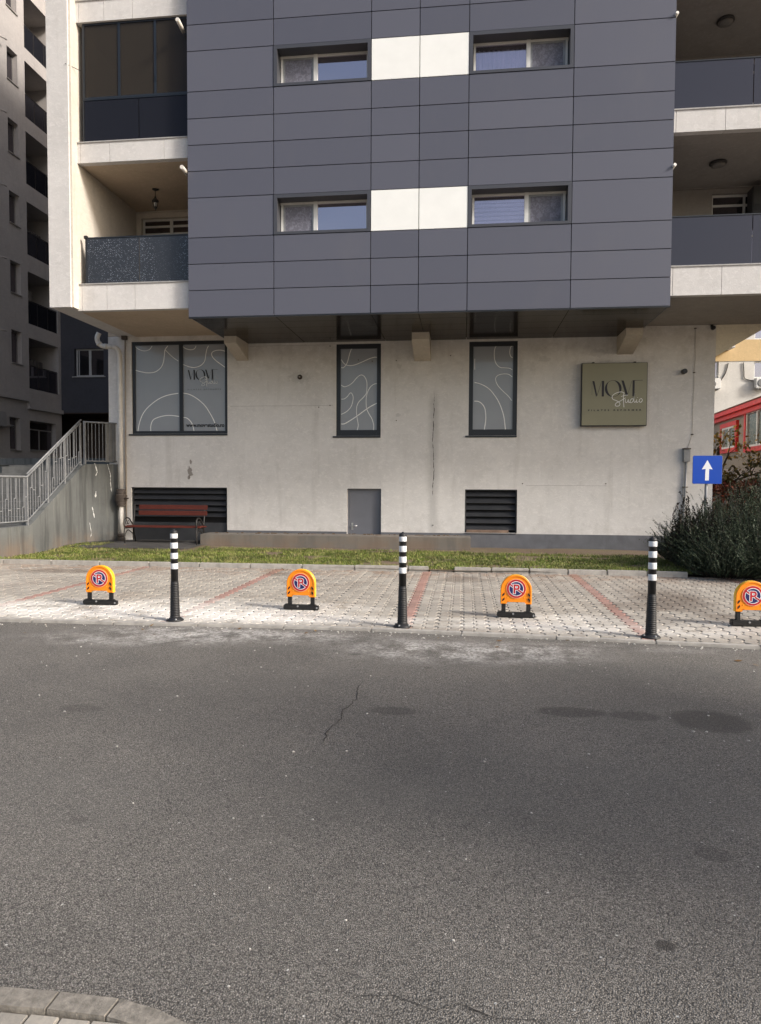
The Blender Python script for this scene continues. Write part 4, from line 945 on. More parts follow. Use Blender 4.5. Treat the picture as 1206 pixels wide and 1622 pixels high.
# ---- one-way sign
t=thing('road_sign',(5.2,15.6,0),'square blue one way sign with a white arrow on a grey pole above the bush','sign')
YQ=15.4; a=atY(1098,721.5,YQ); b=atY(1144,766.5,YQ); cx=(a.x+b.x)/2-.0; cz=(a.z+b.z)/2; hw=(b.x-a.x)/2
def rrect(x0,x1,z0,z1,r,y):
    P=[]
    for (ax,az,s) in ((x1-r,z1-r,0),(x0+r,z1-r,90),(x0+r,z0+r,180),(x1-r,z0+r,270)):
        for k in range(5): q=R(s+k*22.5); P.append((ax+r*math.cos(q),y,az+r*math.sin(q)))
    return P
MB().prism(rrect(cx-hw,cx+hw,cz-hw,cz+hw,.03,YQ),(0,.012,0)).build('sign_back',galv,t)
MB().prism(rrect(cx-hw+.004,cx+hw-.004,cz-hw+.004,cz+hw-.004,.028,YQ-.003),(0,.002,0)).build('sign_face',bluesign,t)
def ap(x,y): q=atY(1000+x/5.854,680+y/5.854,YQ-.0045); return (q.x,YQ-.0045,q.z)
mb=MB(); mb.add([ap(*c) for c in ((710,285),(757,372),(725,367),(722,474),(686,474),(692,367),(657,372))],[tuple(range(7))]); mb.build('white_arrow',whitesign,t)
MB().tube([(cx,YQ+.05,-.1),(cx,YQ+.05,cz+hw*.8)],.030,14).build('pole',galv_d,t)
for z in (cz+.15,cz-.15): MB().box(cx-.05,cx+.05,YQ+.012,YQ+.09,z,z+.03).build('clamp',galv,t)
# ================================================================ STAIRS AND RAILING, LEFT
P1=atX(140,867,-9.40); P1=(-9.40,P1.y if 15.5<P1.y<17 else 16.55)
XS=-9.40; top=[(6.0,.66),(14.30,.66),(16.45,2.02),(16.6,2.06)]
st=thing('concrete_staircase',(-9.4,14,0),'stained grey concrete side wall of an outdoor staircase left of the building','staircase')
poly=[(XS,6.0,-.4)]+[(XS,y,z) for y,z in top]+[(XS,16.6,-.4)]
MB().prism(poly,(-.2,0,0)).build('side_wall',conc_wall,st)
E2=(-8.90,17.27)
v0=Vector((XS,16.6,0)); v1=Vector((E2[0],E2[1],0)); d_=(v1-v0).normalized(); n_=Vector((-d_.y,d_.x,0))*.2
MB().prism([(v0.x,v0.y,-.4),(v1.x,v1.y,-.4),(v1.x,v1.y,2.08),(v0.x,v0.y,2.06)],tuple(n_)).build('landing_wall',conc_wall,st)
mb=MB(); ns=9
for k in range(ns): y=14.3+k*.24; mb.box(-11.4,XS-.2,y,17.2 if k==ns-1 else y+.26,-.3,.5+(k+1)*.165)
stepc=simple('step_concrete',(.12,.12,.115),.9,.25,4,.4,40,dirt=.5); mb.build('steps',stepc,st)
MB().box(-11.4,XS-.2,16.5,18.9,-.3,2.03).build('landing',stepc,st); MB().box(-11.4,XS-.2,6,14.3,-.3,.5).build('lower_landing',stepc,st)
peel=simple('peeled_white_paint',(.62,.62,.60),.8,.08,20)
def flake(pts,wd):
    mb=MB(); L=[]
    P=[]
    for a,b in zip(pts,pts[1:]):
        for i in range(5): t_=i/5; P.append((a[0]+(b[0]-a[0])*t_,a[1]+(b[1]-a[1])*t_))
    for i,(px,py) in enumerate(P):
        # point on the landing wall plane
        d=_ray(px,py); den=d.x*d_.y-d.y*d_.x; tt=((v0.x)*d_.y-(v0.y)*d_.x)/den; q=CP+d*tt; ww=wd*random.uniform(.1,1.5)*.8; off_=Vector((d_.y,-d_.x,0))*.004; q=q+off_
        L.append((q-d_*ww,q+d_*ww))
    for i in range(len(L)-1): mb.quad(L[i][0],L[i][1],L[i+1][1],L[i+1][0])
    mb.build('paint_flake',peel,st)
for pts,wd in ((((150,734),(152,740),(154,748),(151,755)),.014),(((170,735),(173,745),(175,752),(175,765),(177,782)),.012),(((152,778),(151,790)),.022),(((146,803),(148,812),(150,822)),.014),(((142,828),(145,845),(143,852)),.008)): flake(pts,wd)
rl=thing('metal_railing',(-9.4,14.5,.7),'grey metal railing with thin upright bars climbing the staircase at the left edge','railing')
XR=XS-.06
def rb(y):
    for (a,za),(b,zb_) in zip(top,top[1:]):
        if a<=y<=b: return za+(zb_-za)*(y-a)/(b-a)
    return top[-1][1]
HR=1.06
knots=[8,14.28,16.45,16.58]
for dz,r in ((.10,.016),(HR,.024)):
    MB().tube([(XR,8,.66+dz),(XR,14.28,.66+dz),(XR,16.45,2.02+dz)],r,8).build('rail',galv_d,rl)
MB().tube([(XR+.04,14.22,.66+HR+.06),(XR+.04,16.42,2.02+HR+.07)],.02,8).build('handrail',galv_d,rl)
for y in (9.5,11.1,12.7,14.28,15.05,15.75,16.45): MB().box(XR-.02,XR+.02,y-.02,y+.02,rb(y)-(.12 if y in (15.05,15.75) else 0),rb(y)+HR,b=.003).build('post',galv_d,rl)
yy=9.6; k=0
while yy<16.4:
    if min(abs(yy-q) for q in (9.5,11.1,12.7,14.28,15.05,15.75,16.45))>.04:
        z0=rb(yy)+.1; z1=rb(yy)+HR-.02; mb=MB(); dy=0
        if k%3==0: zc=z0+random.uniform(.25,.7); mb.box(XR-.007,XR+.007,yy-.007,yy+.007,z0,zc); mb.box(XR-.008,XR+.008,yy-.006,yy+.06,zc,zc+.018); mb.box(XR-.007,XR+.007,yy+.046,yy+.060,zc,z1+.0)
        else:
            mb.box(XR-.007,XR+.007,yy-.007,yy+.007,z0,z1)
            if k%3==1: zc=z0+random.uniform(.2,.7); mb.box(XR-.005,XR+.005,yy+.006,yy+.09,zc,zc+.018)
        mb.build('baluster',galv_d,rl)
    yy+=.094; k+=1
# landing part of the railing
q0=v0+Vector((0,0,0))+n_*.3; q1=v1+n_*.3
MB().tube([(q0.x,q0.y,2.06+HR),(q1.x,q1.y,2.07+HR)],.022,8).build('rail',galv_d,rl); MB().tube([(q0.x,q0.y,2.14),(q1.x,q1.y,2.15)],.016,8).build('rail',galv_d,rl)
for i in range(1,9):
    q=q0.lerp(q1,i/9); MB().box(q.x-.006,q.x+.006,q.y-.006,q.y+.006,2.14,2.06+HR).build('baluster',galv_d,rl)
MB().box(q0.x-.025,q0.x+.025,q0.y-.02,q0.y+.02,2.05,2.06+HR+.02).build('post',galv_d,rl)
a=q0.lerp(q1,.62); MB().prism([(a.x,a.y+.02,2.12),(q1.x,q1.y+.02,2.12),(q1.x,q1.y+.02,2.05+HR),(a.x,a.y+.02,2.05+HR)],(-.01,.02,0)).build('infill_sheet',simple('dull_grey_sheet',(.13,.13,.125),.7,.2,5,dirt=.4),rl)
# retaining wall behind
tw=MB(); tw.box(-40,-11.5,20.0,20.4,-.3,2.10); tw.box(-40,-10.6,20.5,21,-.3,2.33)
o=MB().box(-40,-9.6,20.0,20.35,-.3,2.33).build('retaining_wall',conc_wall); tag(o,'grey concrete retaining wall behind the railing at the left edge','wall')
MB().box(-40,-9.6,19.94,19.995,1.86,1.90).build('wall_ledge',conc_kerb,o); MB().box(-40,-9.6,19.95,19.995,2.12,2.15).build('wall_ledge',conc_kerb,o)
struct(MB().box(-60,-9.4,20.36,60,-.3,2.20).build('raised_yard',oldasph))
for o in [o for o in bpy.data.objects if o.name.startswith('wall_ledge')]: o.data.materials[0]=stepc
# ================================================================ BACKGROUND LEFT: BROWN-GREY TOWER
XT=-18.5
tw=thing('apartment_building',(XT,27,0),'dark brown grey apartment tower with stacked recessed balconies at the far left','building')
def xwall(y0,y1,z0,z1,x0,holes,name,mat,parent,th=.3):
    ys=sorted({y0,y1,*[h[0] for h in holes],*[h[1] for h in holes]}); zs=sorted({z0,z1,*[h[2] for h in holes],*[h[3] for h in holes]}); mb=MB()
    for a,b in zip(ys,ys[1:]):
        for c,d in zip(zs,zs[1:]):
            if any(h[0]<(a+b)/2<h[1] and h[2]<(c+d)/2<h[3] for h in holes): continue
            mb.quad((x0,a,c),(x0,b,c),(x0,b,d),(x0,a,d))
    for (a,b,c,d) in holes:
        mb.quad((x0,a,c),(x0-th,a,c),(x0-th,a,d),(x0,a,d)); mb.quad((x0,b,c),(x0-th,b,c),(x0-th,b,d),(x0,b,d)); mb.quad((x0,a,c),(x0-th,a,c),(x0-th,b,c),(x0,b,c)); mb.quad((x0,a,d),(x0-th,a,d),(x0-th,b,d),(x0,b,d))
    mb.quad((x0,y0,z0),(x0-12,y0,z0),(x0-12,y0,z1),(x0,y0,z1)); mb.quad((x0,y1,z0),(x0-12,y1,z0),(x0-12,y1,z1),(x0,y1,z1)); mb.quad((x0,y0,z1),(x0-12,y0,z1),(x0-12,y1,z1),(x0,y1,z1))
    return mb.build(name,mat,parent)
wz=[(6.53,7.87),(9.40,10.69),(12.22,13.49),(15.06,16.40),(17.95,19.23),(20.85,22.1)]; bz=[(5.60,7.76),(8.36,10.56),(11.27,13.48),(14.22,16.40),(17.0,19.3),(19.85,22.1)]
holes=[(27.06,27.74,a,b) for a,b in wz]+[(28.22,30.42,a,b) for a,b in bz]+[(26.86,27.56,2.93,4.27),(28.2,30.15,2.97,4.24)]+[(23.5,24.5,a,b) for a,b in wz]
xwall(20.4,30.62,-.3,24,XT,holes,'tower_wall',tower_m,tw)
for (y0,y1,z0,z1) in holes[:6]+holes[12:]:
    mb=MB(); x=XT-.2; t=.05
    mb.box(x-.04,x,y0,y0+t,z0,z1); mb.box(x-.04,x,y1-t,y1,z0,z1); mb.box(x-.039,x-.001,y0,y1,z0,z0+t); mb.box(x-.039,x-.001,y0,y1,z1-t,z1)
    if y1-y0>1: mb.box(x-.04,x,(y0+y1)/2-.03,(y0+y1)/2+.03,z0,z1-.35); mb.box(x-.038,x-.002,y0,y1,z1-.38,z1-.33)
    f=mb.build('window_frame',simple('dim_frame',(.20,.19,.18),.5,.05),tw); MB().box(x-.03,x-.02,y0+.02,y1-.02,z0+.02,z1-.02).build('pane',glass_d,f); MB().box(x-.3,x-.28,y0,y1,z0,z1).build('dark_interior',room_m,f)
    MB().box(XT-.25,XT+.05,y0-.03,y1+.03,z0-.04,z0-.003).build('sill',tower_l_m,f)
for i,(z0,z1) in enumerate(bz):
    mb=MB(); mb.quad((XT-1.5,28.2,z0-.2),(XT-1.5,30.5,z0-.2),(XT-1.5,30.5,z1+.2),(XT-1.5,28.2,z1+.2)); mb.box(XT-1.5,XT-.3,28.1,28.2,z0,z1); mb.box(XT-1.5,XT-.3,30.44,30.5,z0,z1); mb.box(XT-1.5,XT-.3,28.2,30.45,z0-.15,z0); mb.box(XT-1.5,XT-.3,28.2,30.45,z1,z1+.15)
    b=mb.build('balcony_recess',tower_m,tw); MB().box(XT-1.48,XT-1.44,28.7,29.6,z0,z0+2.0).build('balcony_door',gap_m,b)
    r=MB(); r.box(XT-.10,XT-.06,28.2,30.44,z0+.98,z0+1.02); 
    for y in (28.24,28.95,29.7,30.4): r.box(XT-.10,XT-.06,y,y+.04,z0,z0+.98)
    r=r.build('balustrade',darkmetal,tw); MB().box(XT-.09,XT-.07,28.24,30.42,z0+.03,z0+.97).build('glass_sheet',glass_b if i%2 else glass_d,r)
    if i in (0,2,4):
        q=MB(); 
        for k in range(5): y=28.6+k*.35; q.box(XT-.7,XT-.68,y,y+.26,z0+.75+.1*math.sin(k),z0+1.45)
        q.build('hanging_laundry',simple('grey_cloth',(.12,.11,.11),.9,.3,3),b)
    if i in (1,3): q=MB().box(XT-1.4,XT-1.1,29.5,30.2,z0+1.4,z0+1.9,b=.02).build('cooling_unit',simple('dim_white_case',(.3,.29,.28),.5,.1),b)
mb=MB(); mb.box(XT,XT+.12,20.4,28.05,5.02,5.16); mb.box(XT,XT+.12,28.05,30.6,4.72,4.90); mb.box(XT,XT+.07,28.05,28.15,4.9,5.16); mb.build('ledge',tower_m,tw)
for z in (6.62,9.46,12.3,15.1,17.9): 
    p=atX(8,{6.62:523,9.46:408,12.3:293,15.1:176,17.9:60}[z],XT+.3); q=MB().tube([(XT,p.y-.4,p.z),(XT+.25,p.y+.0,p.z+.02),(XT+.3,p.y+.1,p.z)],.035,8).build('pipe_stub',simple('dim_pipe',(.36,.33,.31),.6,.1),tw)
p=atX(2,665,XT+.3); MB().box(XT,XT+.3,p.y-1,p.y+.35,p.z-.25,p.z+.35,b=.02).build('air_conditioner_case',simple('dim_white_case',(.3,.29,.28),.5,.1),tw)
mb=MB().tube([(XT+.08,26.3,3.9),(XT+.08,27.0,3.88)],.05,8).build('pipe_stub',simple('dim_pipe',(.36,.33,.31),.6,.1),tw)
# dark projecting block
blk=thing('dark_block',(-16,31,0),'dark charcoal projecting building block with one white framed window, behind the drain pipe','building')
dk_m=plaster('charcoal_render',(.08,.08,.092),streak=.2,bump=.3)
YB=30.622
wall_open(XT-3,-8,4.80,24,YB,YB+.3,[(-17.86,-16.42,6.46,7.73)],'block_wall',dk_m,blk); MB().box(XT-12,-8,YB+.002,40,4.76,4.798).build('block_soffit',simple('brown_soffit',(.07,.045,.035),.9,.2),blk)
MB().box(XT-12,-8,33,33.2,-.3,4.755).build('recessed_wall',simple('dim_brown_wall',(.10,.07,.055),.9,.2,2),blk)
mb=MB(); x0,x1,z0,z1=-17.86,-16.42,6.46,7.73; y=YB+.12
for a,b in ((x0+.05,x0+.11),(x0+.16,x0+.2),((x0+x1)/2-.06,(x0+x1)/2+.06),(x1-.05,x1)): mb.box(a,b,y,y+.06,z0,z1)
mb.box(x0+.05,x1,y+.001,y+.059,z0,z0+.07); mb.box(x0+.05,x1,y+.001,y+.059,z1-.07,z1); f=mb.build('window_frame',simple('bright_frame',(.5,.49,.47),.5,.05),blk)
MB().box(x0-.08,x1+.08,YB-.05,YB+.12,z0-.045,z0-.004).build('sill',simple('bright_frame',(.5,.49,.47),.5,.05),f); MB().box(x0,x1,y+.02,y+.03,z0,z1).build('pane',glass_d,f); MB().box(x0,x1,y+.5,y+.52,z0,z1).build('dark_interior',room_m,f)
# ================================================================ BACKGROUND RIGHT
far_w=plaster('far_white_render',(.62,.60,.56),streak=.5,bump=.1); far_y=plaster('far_yellow_render',(.60,.44,.24),streak=.4,bump=.1)
YF_=45
fb=thing('apartment_block',(18,YF_,0),'pale apartment block with a yellow band and air conditioners, far behind at the right','building')
za,zb2,zc_=9.10,10.95,13.5
fwins=[(13.9,15.33,8.10,9.12),(17.37,18.9,7.62+.45,9.08),(17.35,18.9,10.40,11.35),(21,22.4,8.07,9.1),(21,22.4,10.4,11.35)]
wall_open(12,30,0,za,YF_,YF_+.3,[w_ for w_ in fwins if w_[2]<9],'white_storey',far_w,fb)
mb=MB(); mb.box(12,30,YF_-.03,YF_+.3,za+.002,10.38); mb.build('yellow_band',far_y,fb)
wall_open(12,30,10.385,16,YF_,YF_+.3,[w_ for w_ in fwins if w_[2]>9],'upper_storey',far_w,fb)
MB().box(12,30,YF_+1.2,60,0,16).build('block_core',room_m,fb)
for (a,b,c,d) in fwins:
    mb=MB(); y=YF_+.1; mb.box(a,a+.08,y,y+.05,c,d); mb.box(b-.08,b,y,y+.05,c,d); mb.box((a+b)/2-.05,(a+b)/2+.05,y,y+.05,c,d); mb.box(a,b,y+.001,y+.049,c,c+.08); mb.box(a,b,y+.001,y+.049,d-.08,d)
    f=mb.build('window_frame',pvc,fb); MB().box(a,b,y+.02,y+.03,c,d).build('pane',glass_r,f)
MB().box(12.5,15.9,YF_-1.0,YF_-.04,9.75,9.95).build('canopy',far_w,fb)
def ac(x,z,lab):
    t=thing('air_conditioner',(x,YF_,z),lab,'air conditioner','air conditioners on the far pale block')
    MB().box(x-.42,x+.42,YF_-.38,YF_-.04,z,z+.62,b=.03).build('unit_case',simple('white_case',(.72,.71,.68),.5,.05),t); MB().lathe([(.23,0),(.24,-.012),(.2,-.016)],(x-.1,YF_-.382,z+.31),24,0,'y').build('fan_grille',simple('grey_fan',(.18,.18,.18),.5,.2),t)
    for q in (-.3,.25): MB().box(x+q,x+q+.05,YF_-.35,YF_-.005,z-.06,z-.003).build('bracket',galv,t)
ac(17.78,7.42,'white air conditioner under the far right window of the pale block'); ac(14.95,7.40,'white air conditioner half hidden by the right corner of the cream wall')
for (pts,l) in (([(1154,575),(1150,590),(1142,603),(1139,606)],'dark cable loop left of the far windows on the pale block'),([(1178,574),(1179,590),(1180,599),(1188,602),(1194,603)],'dark bent cable on the pale block beside the far air conditioner')):
    o=MB().tube(spline([tuple(atY(x,y,YF_-.05)) for x,y in pts],5),.03,6).build('wall_cable',darkmetal); tag(o,l,'cable')
# low building with red window frames, running away from the viewer
rb_=thing('low_building',(10,26,0),'low grey brown building with red framed white windows and a red eave at the right','building')
RA=R(5.0); dr_=Vector((math.sin(RA),math.cos(RA),0)); nr_=Vector((-math.cos(RA),math.sin(RA),0))
RO=atY(1206,706,24.0); RO=Vector((RO.x,24.0,0))
def onR(px,py,o=0.0):
    d=_ray(px,py); base=RO+nr_*o-CP; den=d.x*nr_.x+d.y*nr_.y; t_=(base.x*nr_.x+base.y*nr_.y)/den; return CP+d*t_
def rs(px,py): p=onR(px,py); return (p-RO).dot(dr_),p.z
def rbox(mb,s0,s1,z0,z1,o0,o1):
    P=[RO+dr_*s+nr_*o for s,o in ((s0,o0),(s1,o0),(s1,o1),(s0,o1))]; V=[(p.x,p.y,z0) for p in P]+[(p.x,p.y,z1) for p in P]; mb.add(V,[(0,3,2,1),(4,5,6,7),(0,1,5,4),(1,2,6,5),(2,3,7,6),(3,0,4,7)]); return mb
lw_m=plaster('grey_brown_render',(.26,.235,.20),streak=.3,bump=.2)
zeave=rs(1206,650)[1]+.05
rbox(MB(),-6,30,.5,zeave+.3,-8,0).build('low_wall',lw_m,rb_)
mb=MB(); rbox(mb,-6.2,30,zeave-.04,zeave+.10,-.0,.18); rbox(mb,-6.2,30,zeave+.11,zeave+.26,-.3,.30); mb.build('red_eave',redwin,rb_)
rbox(MB(),-6.2,30,zeave+.27,zeave+.30,-8.2,.33).build('roof',simple('brown_roof',(.13,.07,.05),.8,.2),rb_)
for (xa,xb_,yt,ybm) in ((1147,1169,678,711),(1186,1222,661,707)):
    sA,zA=rs(xa,yt); sB,_=rs(xb_,yt); zT=rs((xa+xb_)/2,yt-2)[1] if xa<1180 else rs(1190,652)[1]; zB=rs(xa,712 if xa<1180 else 709)[1]; s0,s1=min(sA,sB),max(sA,sB)
    mb=MB(); w_=.16; rbox(mb,s0-w_,s0,zB-w_,zT+w_,0,.10); rbox(mb,s1,s1+w_,zB-w_,zT+w_,0,.10); rbox(mb,s0,s1,zT,zT+w_,0,.099); rbox(mb,s0,s1,zB-w_,zB,0,.099)
    f=mb.build('red_window_surround',redwin,rb_); mb=MB(); t=.07; rbox(mb,s0,s0+t,zB,zT,.01,.07); rbox(mb,s1-t,s1,zB,zT,.01,.07); m_=(s0+s1)/2; rbox(mb,m_-.05,m_+.05,zB,zT,.01,.068); rbox(mb,s0,s1,zB,zB+t,.01,.067); rbox(mb,s0,s1,zT-t,zT,.01,.067); mb.build('white_frame',pvc,f)
    rbox(MB(),s0,s1,zB,zT,.02,.03).build('pane',simple('dull_pane',(.10,.10,.085),.15,.2),f)
# rising ground and hedge at the right
def bank():
    v=[];f=[]; nx,ny=24,24
    for j in range(ny+1):
        for i in range(nx+1):
            x=5.9+i*1.0; y=18.6+j*1.2; z=-.05+2.05*min(1,max(0,(y-18.6)/5.0))**.8*1.0 + .35*min(1,max(0,(x-7)/5))*min(1,(y-18.6)/5); v.append((x,y,z))
    for j in range(ny):
        for i in range(nx): a=j*(nx+1)+i; f.append((a,a+1,a+nx+2,a+nx+1))
    struct(MB().add(v,f,0,True).build('embankment',simple('pale_concrete_slope',(.33,.31,.28),.9,.2,1.5,.4,20,dirt=.3)))
bank()
# ---------------------------------------------------------------- foliage
def leaf_mat(name,cols,rough=.55):
    m=NT(name); isl=m.n.new('ShaderNodeNewGeometry').outputs['Random Per Island']; c=m.ramp(isl,[(i/(len(cols)-1),k) for i,k in enumerate(cols)]); m.base(c); m.rough(rough); m.p.inputs['Specular IOR Level'].default_value=.25; return m.m
bark=simple('grey_brown_bark',(.07,.055,.042),.9,.3,20,.4)
rose_m=leaf_mat('rosemary_needles',[(.017,.025,.015),(.030,.045,.023),(.048,.068,.036),(.095,.11,.075)])
twig_m=simple('woody_twig',(.045,.038,.03),.9,.2,20)
def rosemary(name,loc,rx,ry,h,nst,label,lean=(0,0),leaflen=.028,seed=1,mat=None,wid=.0055,perm=80,group=None,tall=0):
    rg=random.Random(seed); t=thing(name,loc,label,'bush',group); V=[];F=[]; tb=MB()
    for s in range(nst):
        a=rg.uniform(0,6.283); rr=math.sqrt(rg.random()); bx,by=rr*rx*.5*math.cos(a),rr*ry*.5*math.sin(a)
        out=Vector((math.cos(a)*rx*.62*rr+lean[0],math.sin(a)*ry*.62*rr+lean[1],0)); hh=h*(1.05-.62*rr*rr)*rg.uniform(.55,1.08)
        p0=Vector((bx,by,0)); p3=p0+out*rg.uniform(.6,1.25)+Vector((rg.gauss(0,.08),rg.gauss(0,.08),hh)); p1=p0+out*.5+Vector((rg.gauss(0,.06),rg.gauss(0,.06),hh*.30)); p2=p0+out*.95+Vector((rg.gauss(0,.1),rg.gauss(0,.1),hh*.62))
        P=[]; n=9
        for k in range(n+1):
            u=k/n; P.append(p0*(1-u)**3+p1*3*u*(1-u)**2+p2*3*u*u*(1-u)+p3*u**3)
        if s%3==0: tb.tube([loc_+Vector(loc) for loc_ in P],[.006*(1-.75*k/n) for k in range(n+1)],4,cap=False)
        for k in range(perm):
            u=.28+.74*k/perm; u=min(u,1); f_=u*n; i=min(int(f_),n-1); q=P[i].lerp(P[i+1],f_-i); d=(P[i+1]-P[i]).normalized()
            r=Vector((rg.gauss(0,1),rg.gauss(0,1),rg.gauss(0,1))); r=(r-d*r.dot(d)).normalized(); dirn=(r*.8+d*.75).normalized(); L=leaflen*rg.uniform(.6,1.3); sd=dirn.cross(d).normalized()*wid
            q=q+Vector(loc); o=len(V); e=q+dirn*L; V+= [tuple(q-sd*.6),tuple(q+sd*.6),tuple(q+dirn*L*.6+sd),tuple(e),tuple(q+dirn*L*.6-sd)]; F.append((o,o+1,o+2,o+3,o+4))
    me=bpy.data.meshes.new('foliage'); me.from_pydata(V,[],F); me.materials.append(mat or rose_m); o=bpy.data.objects.new('foliage',me); COL.objects.link(o); attach(o,t); tb.build('stems',twig_m,t); return t
rosemary('rosemary_bush',(6.15,13.6,0),2.2,2.1,1.80,2300,'large dark green rosemary bush spilling over the paving at the right edge',seed=3)
rosemary('rosemary_bush',(4.9,14.2,0),1.0,1.2,1.12,850,'lower spreading part of rosemary, a smaller dark bush below the blue sign against the wall',seed=5,lean=(-.05,0))
rosemary('rosemary_bush',(4.75,12.95,0),.95,.8,.80,560,'small rosemary bush at the end of the lawn kerb, in front of the larger ones',seed=8,lean=(.1,-.05))
rosemary('rosemary_bush',(7.6,14.2,0),2.0,2.0,1.9,600,'rosemary bush farthest right, behind the large one',seed=9)
tallm=leaf_mat('dark_leafy_sprigs',[(.016,.014,.011),(.03,.026,.02),(.055,.042,.032)])
rosemary('leggy_shrub',(4.25,13.75,0),.45,.4,1.62,40,'leggy upright shrub with small dark leaves in front of the blue sign pole',seed=12,mat=tallm,leaflen=.05,wid=.014,perm=60)
rosemary('leggy_shrub',(4.75,13.6,0),.6,.5,1.45,50,'thin upright shrub with dark leaves right of the blue sign pole',seed=13,mat=tallm,leaflen=.045,wid=.012,perm=60)
redl=leaf_mat('red_creeper_leaves',[(.05,.012,.008),(.11,.022,.012),(.17,.04,.02),(.06,.04,.02)])
def cloud(name,loc,label,cat,boxes,n,leaf,mat,seed,core=True):
    rg=random.Random(seed); t=thing(name,loc,label,cat); V=[];F=[]
    for i in range(n):
        x0,x1,y0,y1,z0,z1=boxes[rg.randrange(len(boxes))]; x=rg.uniform(x0,x1); y=rg.uniform(y0,y1); zz=z1+.18*noise.noise(Vector((x*1.6,y*1.6,seed))); z=rg.uniform(z0,zz) if rg.random()<.6 else zz-abs(rg.gauss(0,.12))
        q=Vector((x,y,z)); a=Vector((rg.gauss(0,1),rg.gauss(0,1),rg.gauss(0,1))).normalized(); b=a.cross(Vector((rg.gauss(0,1),rg.gauss(0,1),rg.gauss(0,1)))).normalized(); s=leaf*rg.uniform(.6,1.3); o=len(V)
        V+=[tuple(q-a*s),tuple(q+b*s*.5),tuple(q+a*s),tuple(q-b*s*.5)]; F.append((o,o+1,o+2,o+3))
    me=bpy.data.meshes.new('foliage'); me.from_pydata(V,[],F); me.materials.append(mat); o=bpy.data.objects.new('foliage',me); COL.objects.link(o); attach(o,t)
    mb=MB()
    for k in range(26):
        x0,x1,y0,y1,z0,z1=boxes[rg.randrange(len(boxes))]; x,y=rg.uniform(x0,x1),rg.uniform(y0,y1); mb.tube([(x,y,z0-.2),(x+rg.gauss(0,.08),y,(z0+z1)/2),(x+rg.gauss(0,.15),y+rg.gauss(0,.1),z1-.05)],[.018,.012,.005],5,cap=False)
    mb.build('stems',twig_m,t)
cloud('creeper_hedge',(7.5,19.5,0),'dark red autumn creeper hedge behind the rosemary at the right','hedge',[(6.0,11.5,18.7,19.7,.1,1.66),(7.2,11.5,18.9,19.9,.6,1.72)],15000,.055,redl,4)
cloud('hedge',(8.5,17.0,0),'dark green brownish hedge above the rosemary, in front of the red creeper','hedge',[(6.55,10.5,16.3,17.3,.1,1.50)],9000,.04,leaf_mat('olive_leaves',[(.025,.028,.014),(.05,.05,.03),(.08,.065,.045)]),6)
# autumn tree: tapered trunk, branching limbs, sparse leaves
aut_m=leaf_mat('autumn_leaves',[(.09,.10,.03),(.28,.15,.02),(.45,.24,.03),(.50,.38,.10),(.07,.07,.03)])
def tree(loc,h,label,seed,leafn=7,mat=aut_m,spread=1.0,lo=.35,leaf=.07,reach=1.0):
    rg=random.Random(seed); t=thing('autumn_tree',loc,label,'tree'); tb=MB(); V=[];F=[]; L0=Vector(loc)
    def grow(p,d,l,r,depth):
        P=[p]; n=5; dd=d.copy()
        for i in range(n): dd=(dd+Vector((rg.gauss(0,.12),rg.gauss(0,.12),rg.gauss(0,.08)))).normalized(); P.append(P[-1]+dd*l/n)
        rs_=[r*(1-.55*i/n) for i in range(n+1)]; tb.tube(P,rs_,6 if depth<2 else 4,cap=False)
        if depth>=2:
            for k in range(leafn):
                q=P[rg.randrange(1,n+1)]+Vector((rg.gauss(0,.06),rg.gauss(0,.06),rg.gauss(0,.06)))
                hfrac=(q.z-L0.z)/h
                if rg.random()<max(0,hfrac-.45)*1.6: continue
                a=Vector((rg.gauss(0,1),rg.gauss(0,1),rg.gauss(0,1))).normalized(); b=a.cross(Vector((rg.gauss(0,1),rg.gauss(0,1),1))).normalized(); s=leaf*rg.uniform(.6,1.3); o=len(V); V.extend([tuple(q-a*s),tuple(q+b*s*.6),tuple(q+a*s),tuple(q-b*s*.6)]); F.append((o,o+1,o+2,o+3))
        if depth<4:
            for k in range(3 if depth else 6):
                i=rg.randrange(2,n+1); nd=(dd*.7+Vector((rg.gauss(0,.7)*spread,rg.gauss(0,.7)*spread,rg.gauss(.25,.35)))).normalized(); grow(P[i],nd,l*rg.uniform(.5,.72),rs_[i]*.6,depth+1)
    grow(L0,Vector((0.05,0,1)).normalized(),h*.42,.09,0)
    me=bpy.data.meshes.new('crown'); me.from_pydata(V,[],F); me.materials.append(mat); o=bpy.data.objects.new('crown',me); COL.objects.link(o); attach(o,t); tb.build('trunk',bark,t)
tree((7.3,21.5,.9),4.4,'small autumn tree with sparse yellow and orange leaves by the right wall corner',21,leafn=3)
grn=leaf_mat('mixed_olive_leaves',[(.05,.055,.02),(.10,.09,.03),(.16,.11,.03),(.06,.05,.03)])
tree((6.75,20.2,.4),2.9,'low bushy tree with dull olive leaves close to the right wall corner',23,leafn=4,mat=grn,leaf=.06,spread=1.1)

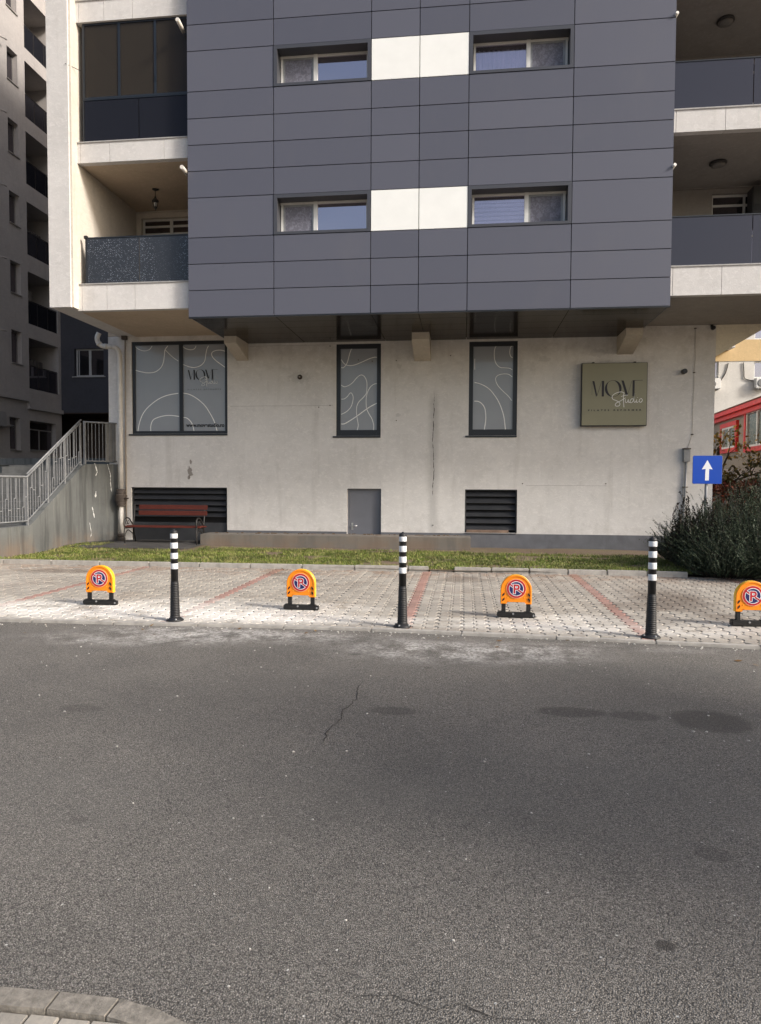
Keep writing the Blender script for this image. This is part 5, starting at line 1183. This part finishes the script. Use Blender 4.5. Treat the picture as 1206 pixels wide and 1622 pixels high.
# unseen tree added right of the view to shade the middle of the road
st_=thing('added_shade_tree',(7.9,1.5,0),'leafy tree added out of view at the right to shade the road','tree')
rg=random.Random(5); V=[];F=[]
for i in range(9500):
    a=Vector((rg.gauss(0,1),rg.gauss(0,1),rg.gauss(0,1))).normalized()*rg.random()**.4; q=Vector((7.9+a.x*2.0,1.6+a.y*1.9,4.2+a.z*1.4))*1.0
    if noise.noise(q*.9)<-.22: continue
    u=Vector((rg.gauss(0,1),rg.gauss(0,1),rg.gauss(0,1))).normalized(); b=u.cross(Vector((rg.gauss(0,1),rg.gauss(0,1),1))).normalized(); z=.10*rg.uniform(.6,1.3); o=len(V); V+=[tuple(q-u*z),tuple(q+b*z*.6),tuple(q+u*z),tuple(q-b*z*.6)]; F.append((o,o+1,o+2,o+3))
MB().add(V,F).build('crown',grn,st_)  # crown of the added shade tree
mb=MB().tube([(7.9,1.5,-.1),(7.9,1.55,1.5),(7.92,1.6,2.8),(7.9,1.6,4.4)],[.13,.11,.09,.04],10)
for k in range(9): a=k*.7+.3; mb.tube([(7.9,1.57,2.4+k*.17),(7.9+.7*math.cos(a),1.57+.7*math.sin(a),3.1+k*.17),(7.9+1.5*math.cos(a),1.57+1.5*math.sin(a),3.5+k*.2)],[.05,.035,.012],7)
mb.build('trunk',bark,st_)

def dry_leaves():
    rg=random.Random(77); mb=MB()
    for i in range(150):
        if i<85: x=rg.uniform(-9,3.9); y=rg.uniform(12.95,16.4); z=gz(x,y)+.03
        elif i<125: x=rg.uniform(-8,3.9); y=12.72-abs(rg.gauss(0,.25)); z=.008
        else: x=rg.uniform(-5,4); y=kedge(x)-abs(rg.gauss(0,.5))-.02; z=rz(x,y)+.008
        a=rg.uniform(0,6.28); L=rg.uniform(.018,.042); t=rg.gauss(0,.3); c,s_=math.cos(a),math.sin(a)
        mb.add([(x-c*L,y-s_*L,z),(x+s_*L*.45,y-c*L*.45,z+L*t*.3),(x+c*L,y+s_*L,z+L*abs(t)),(x-s_*L*.45,y+c*L*.45,z+L*.15)],[(0,1,2,3)])
    tag(mb.build('fallen_leaves',leaf_mat('dry_leaf_colours',[(.07,.04,.02),(.16,.09,.035),(.25,.16,.06)])),'scattered small dry brown leaves on the lawn, paving and road edge','leaves',kind='stuff')
dry_leaves()
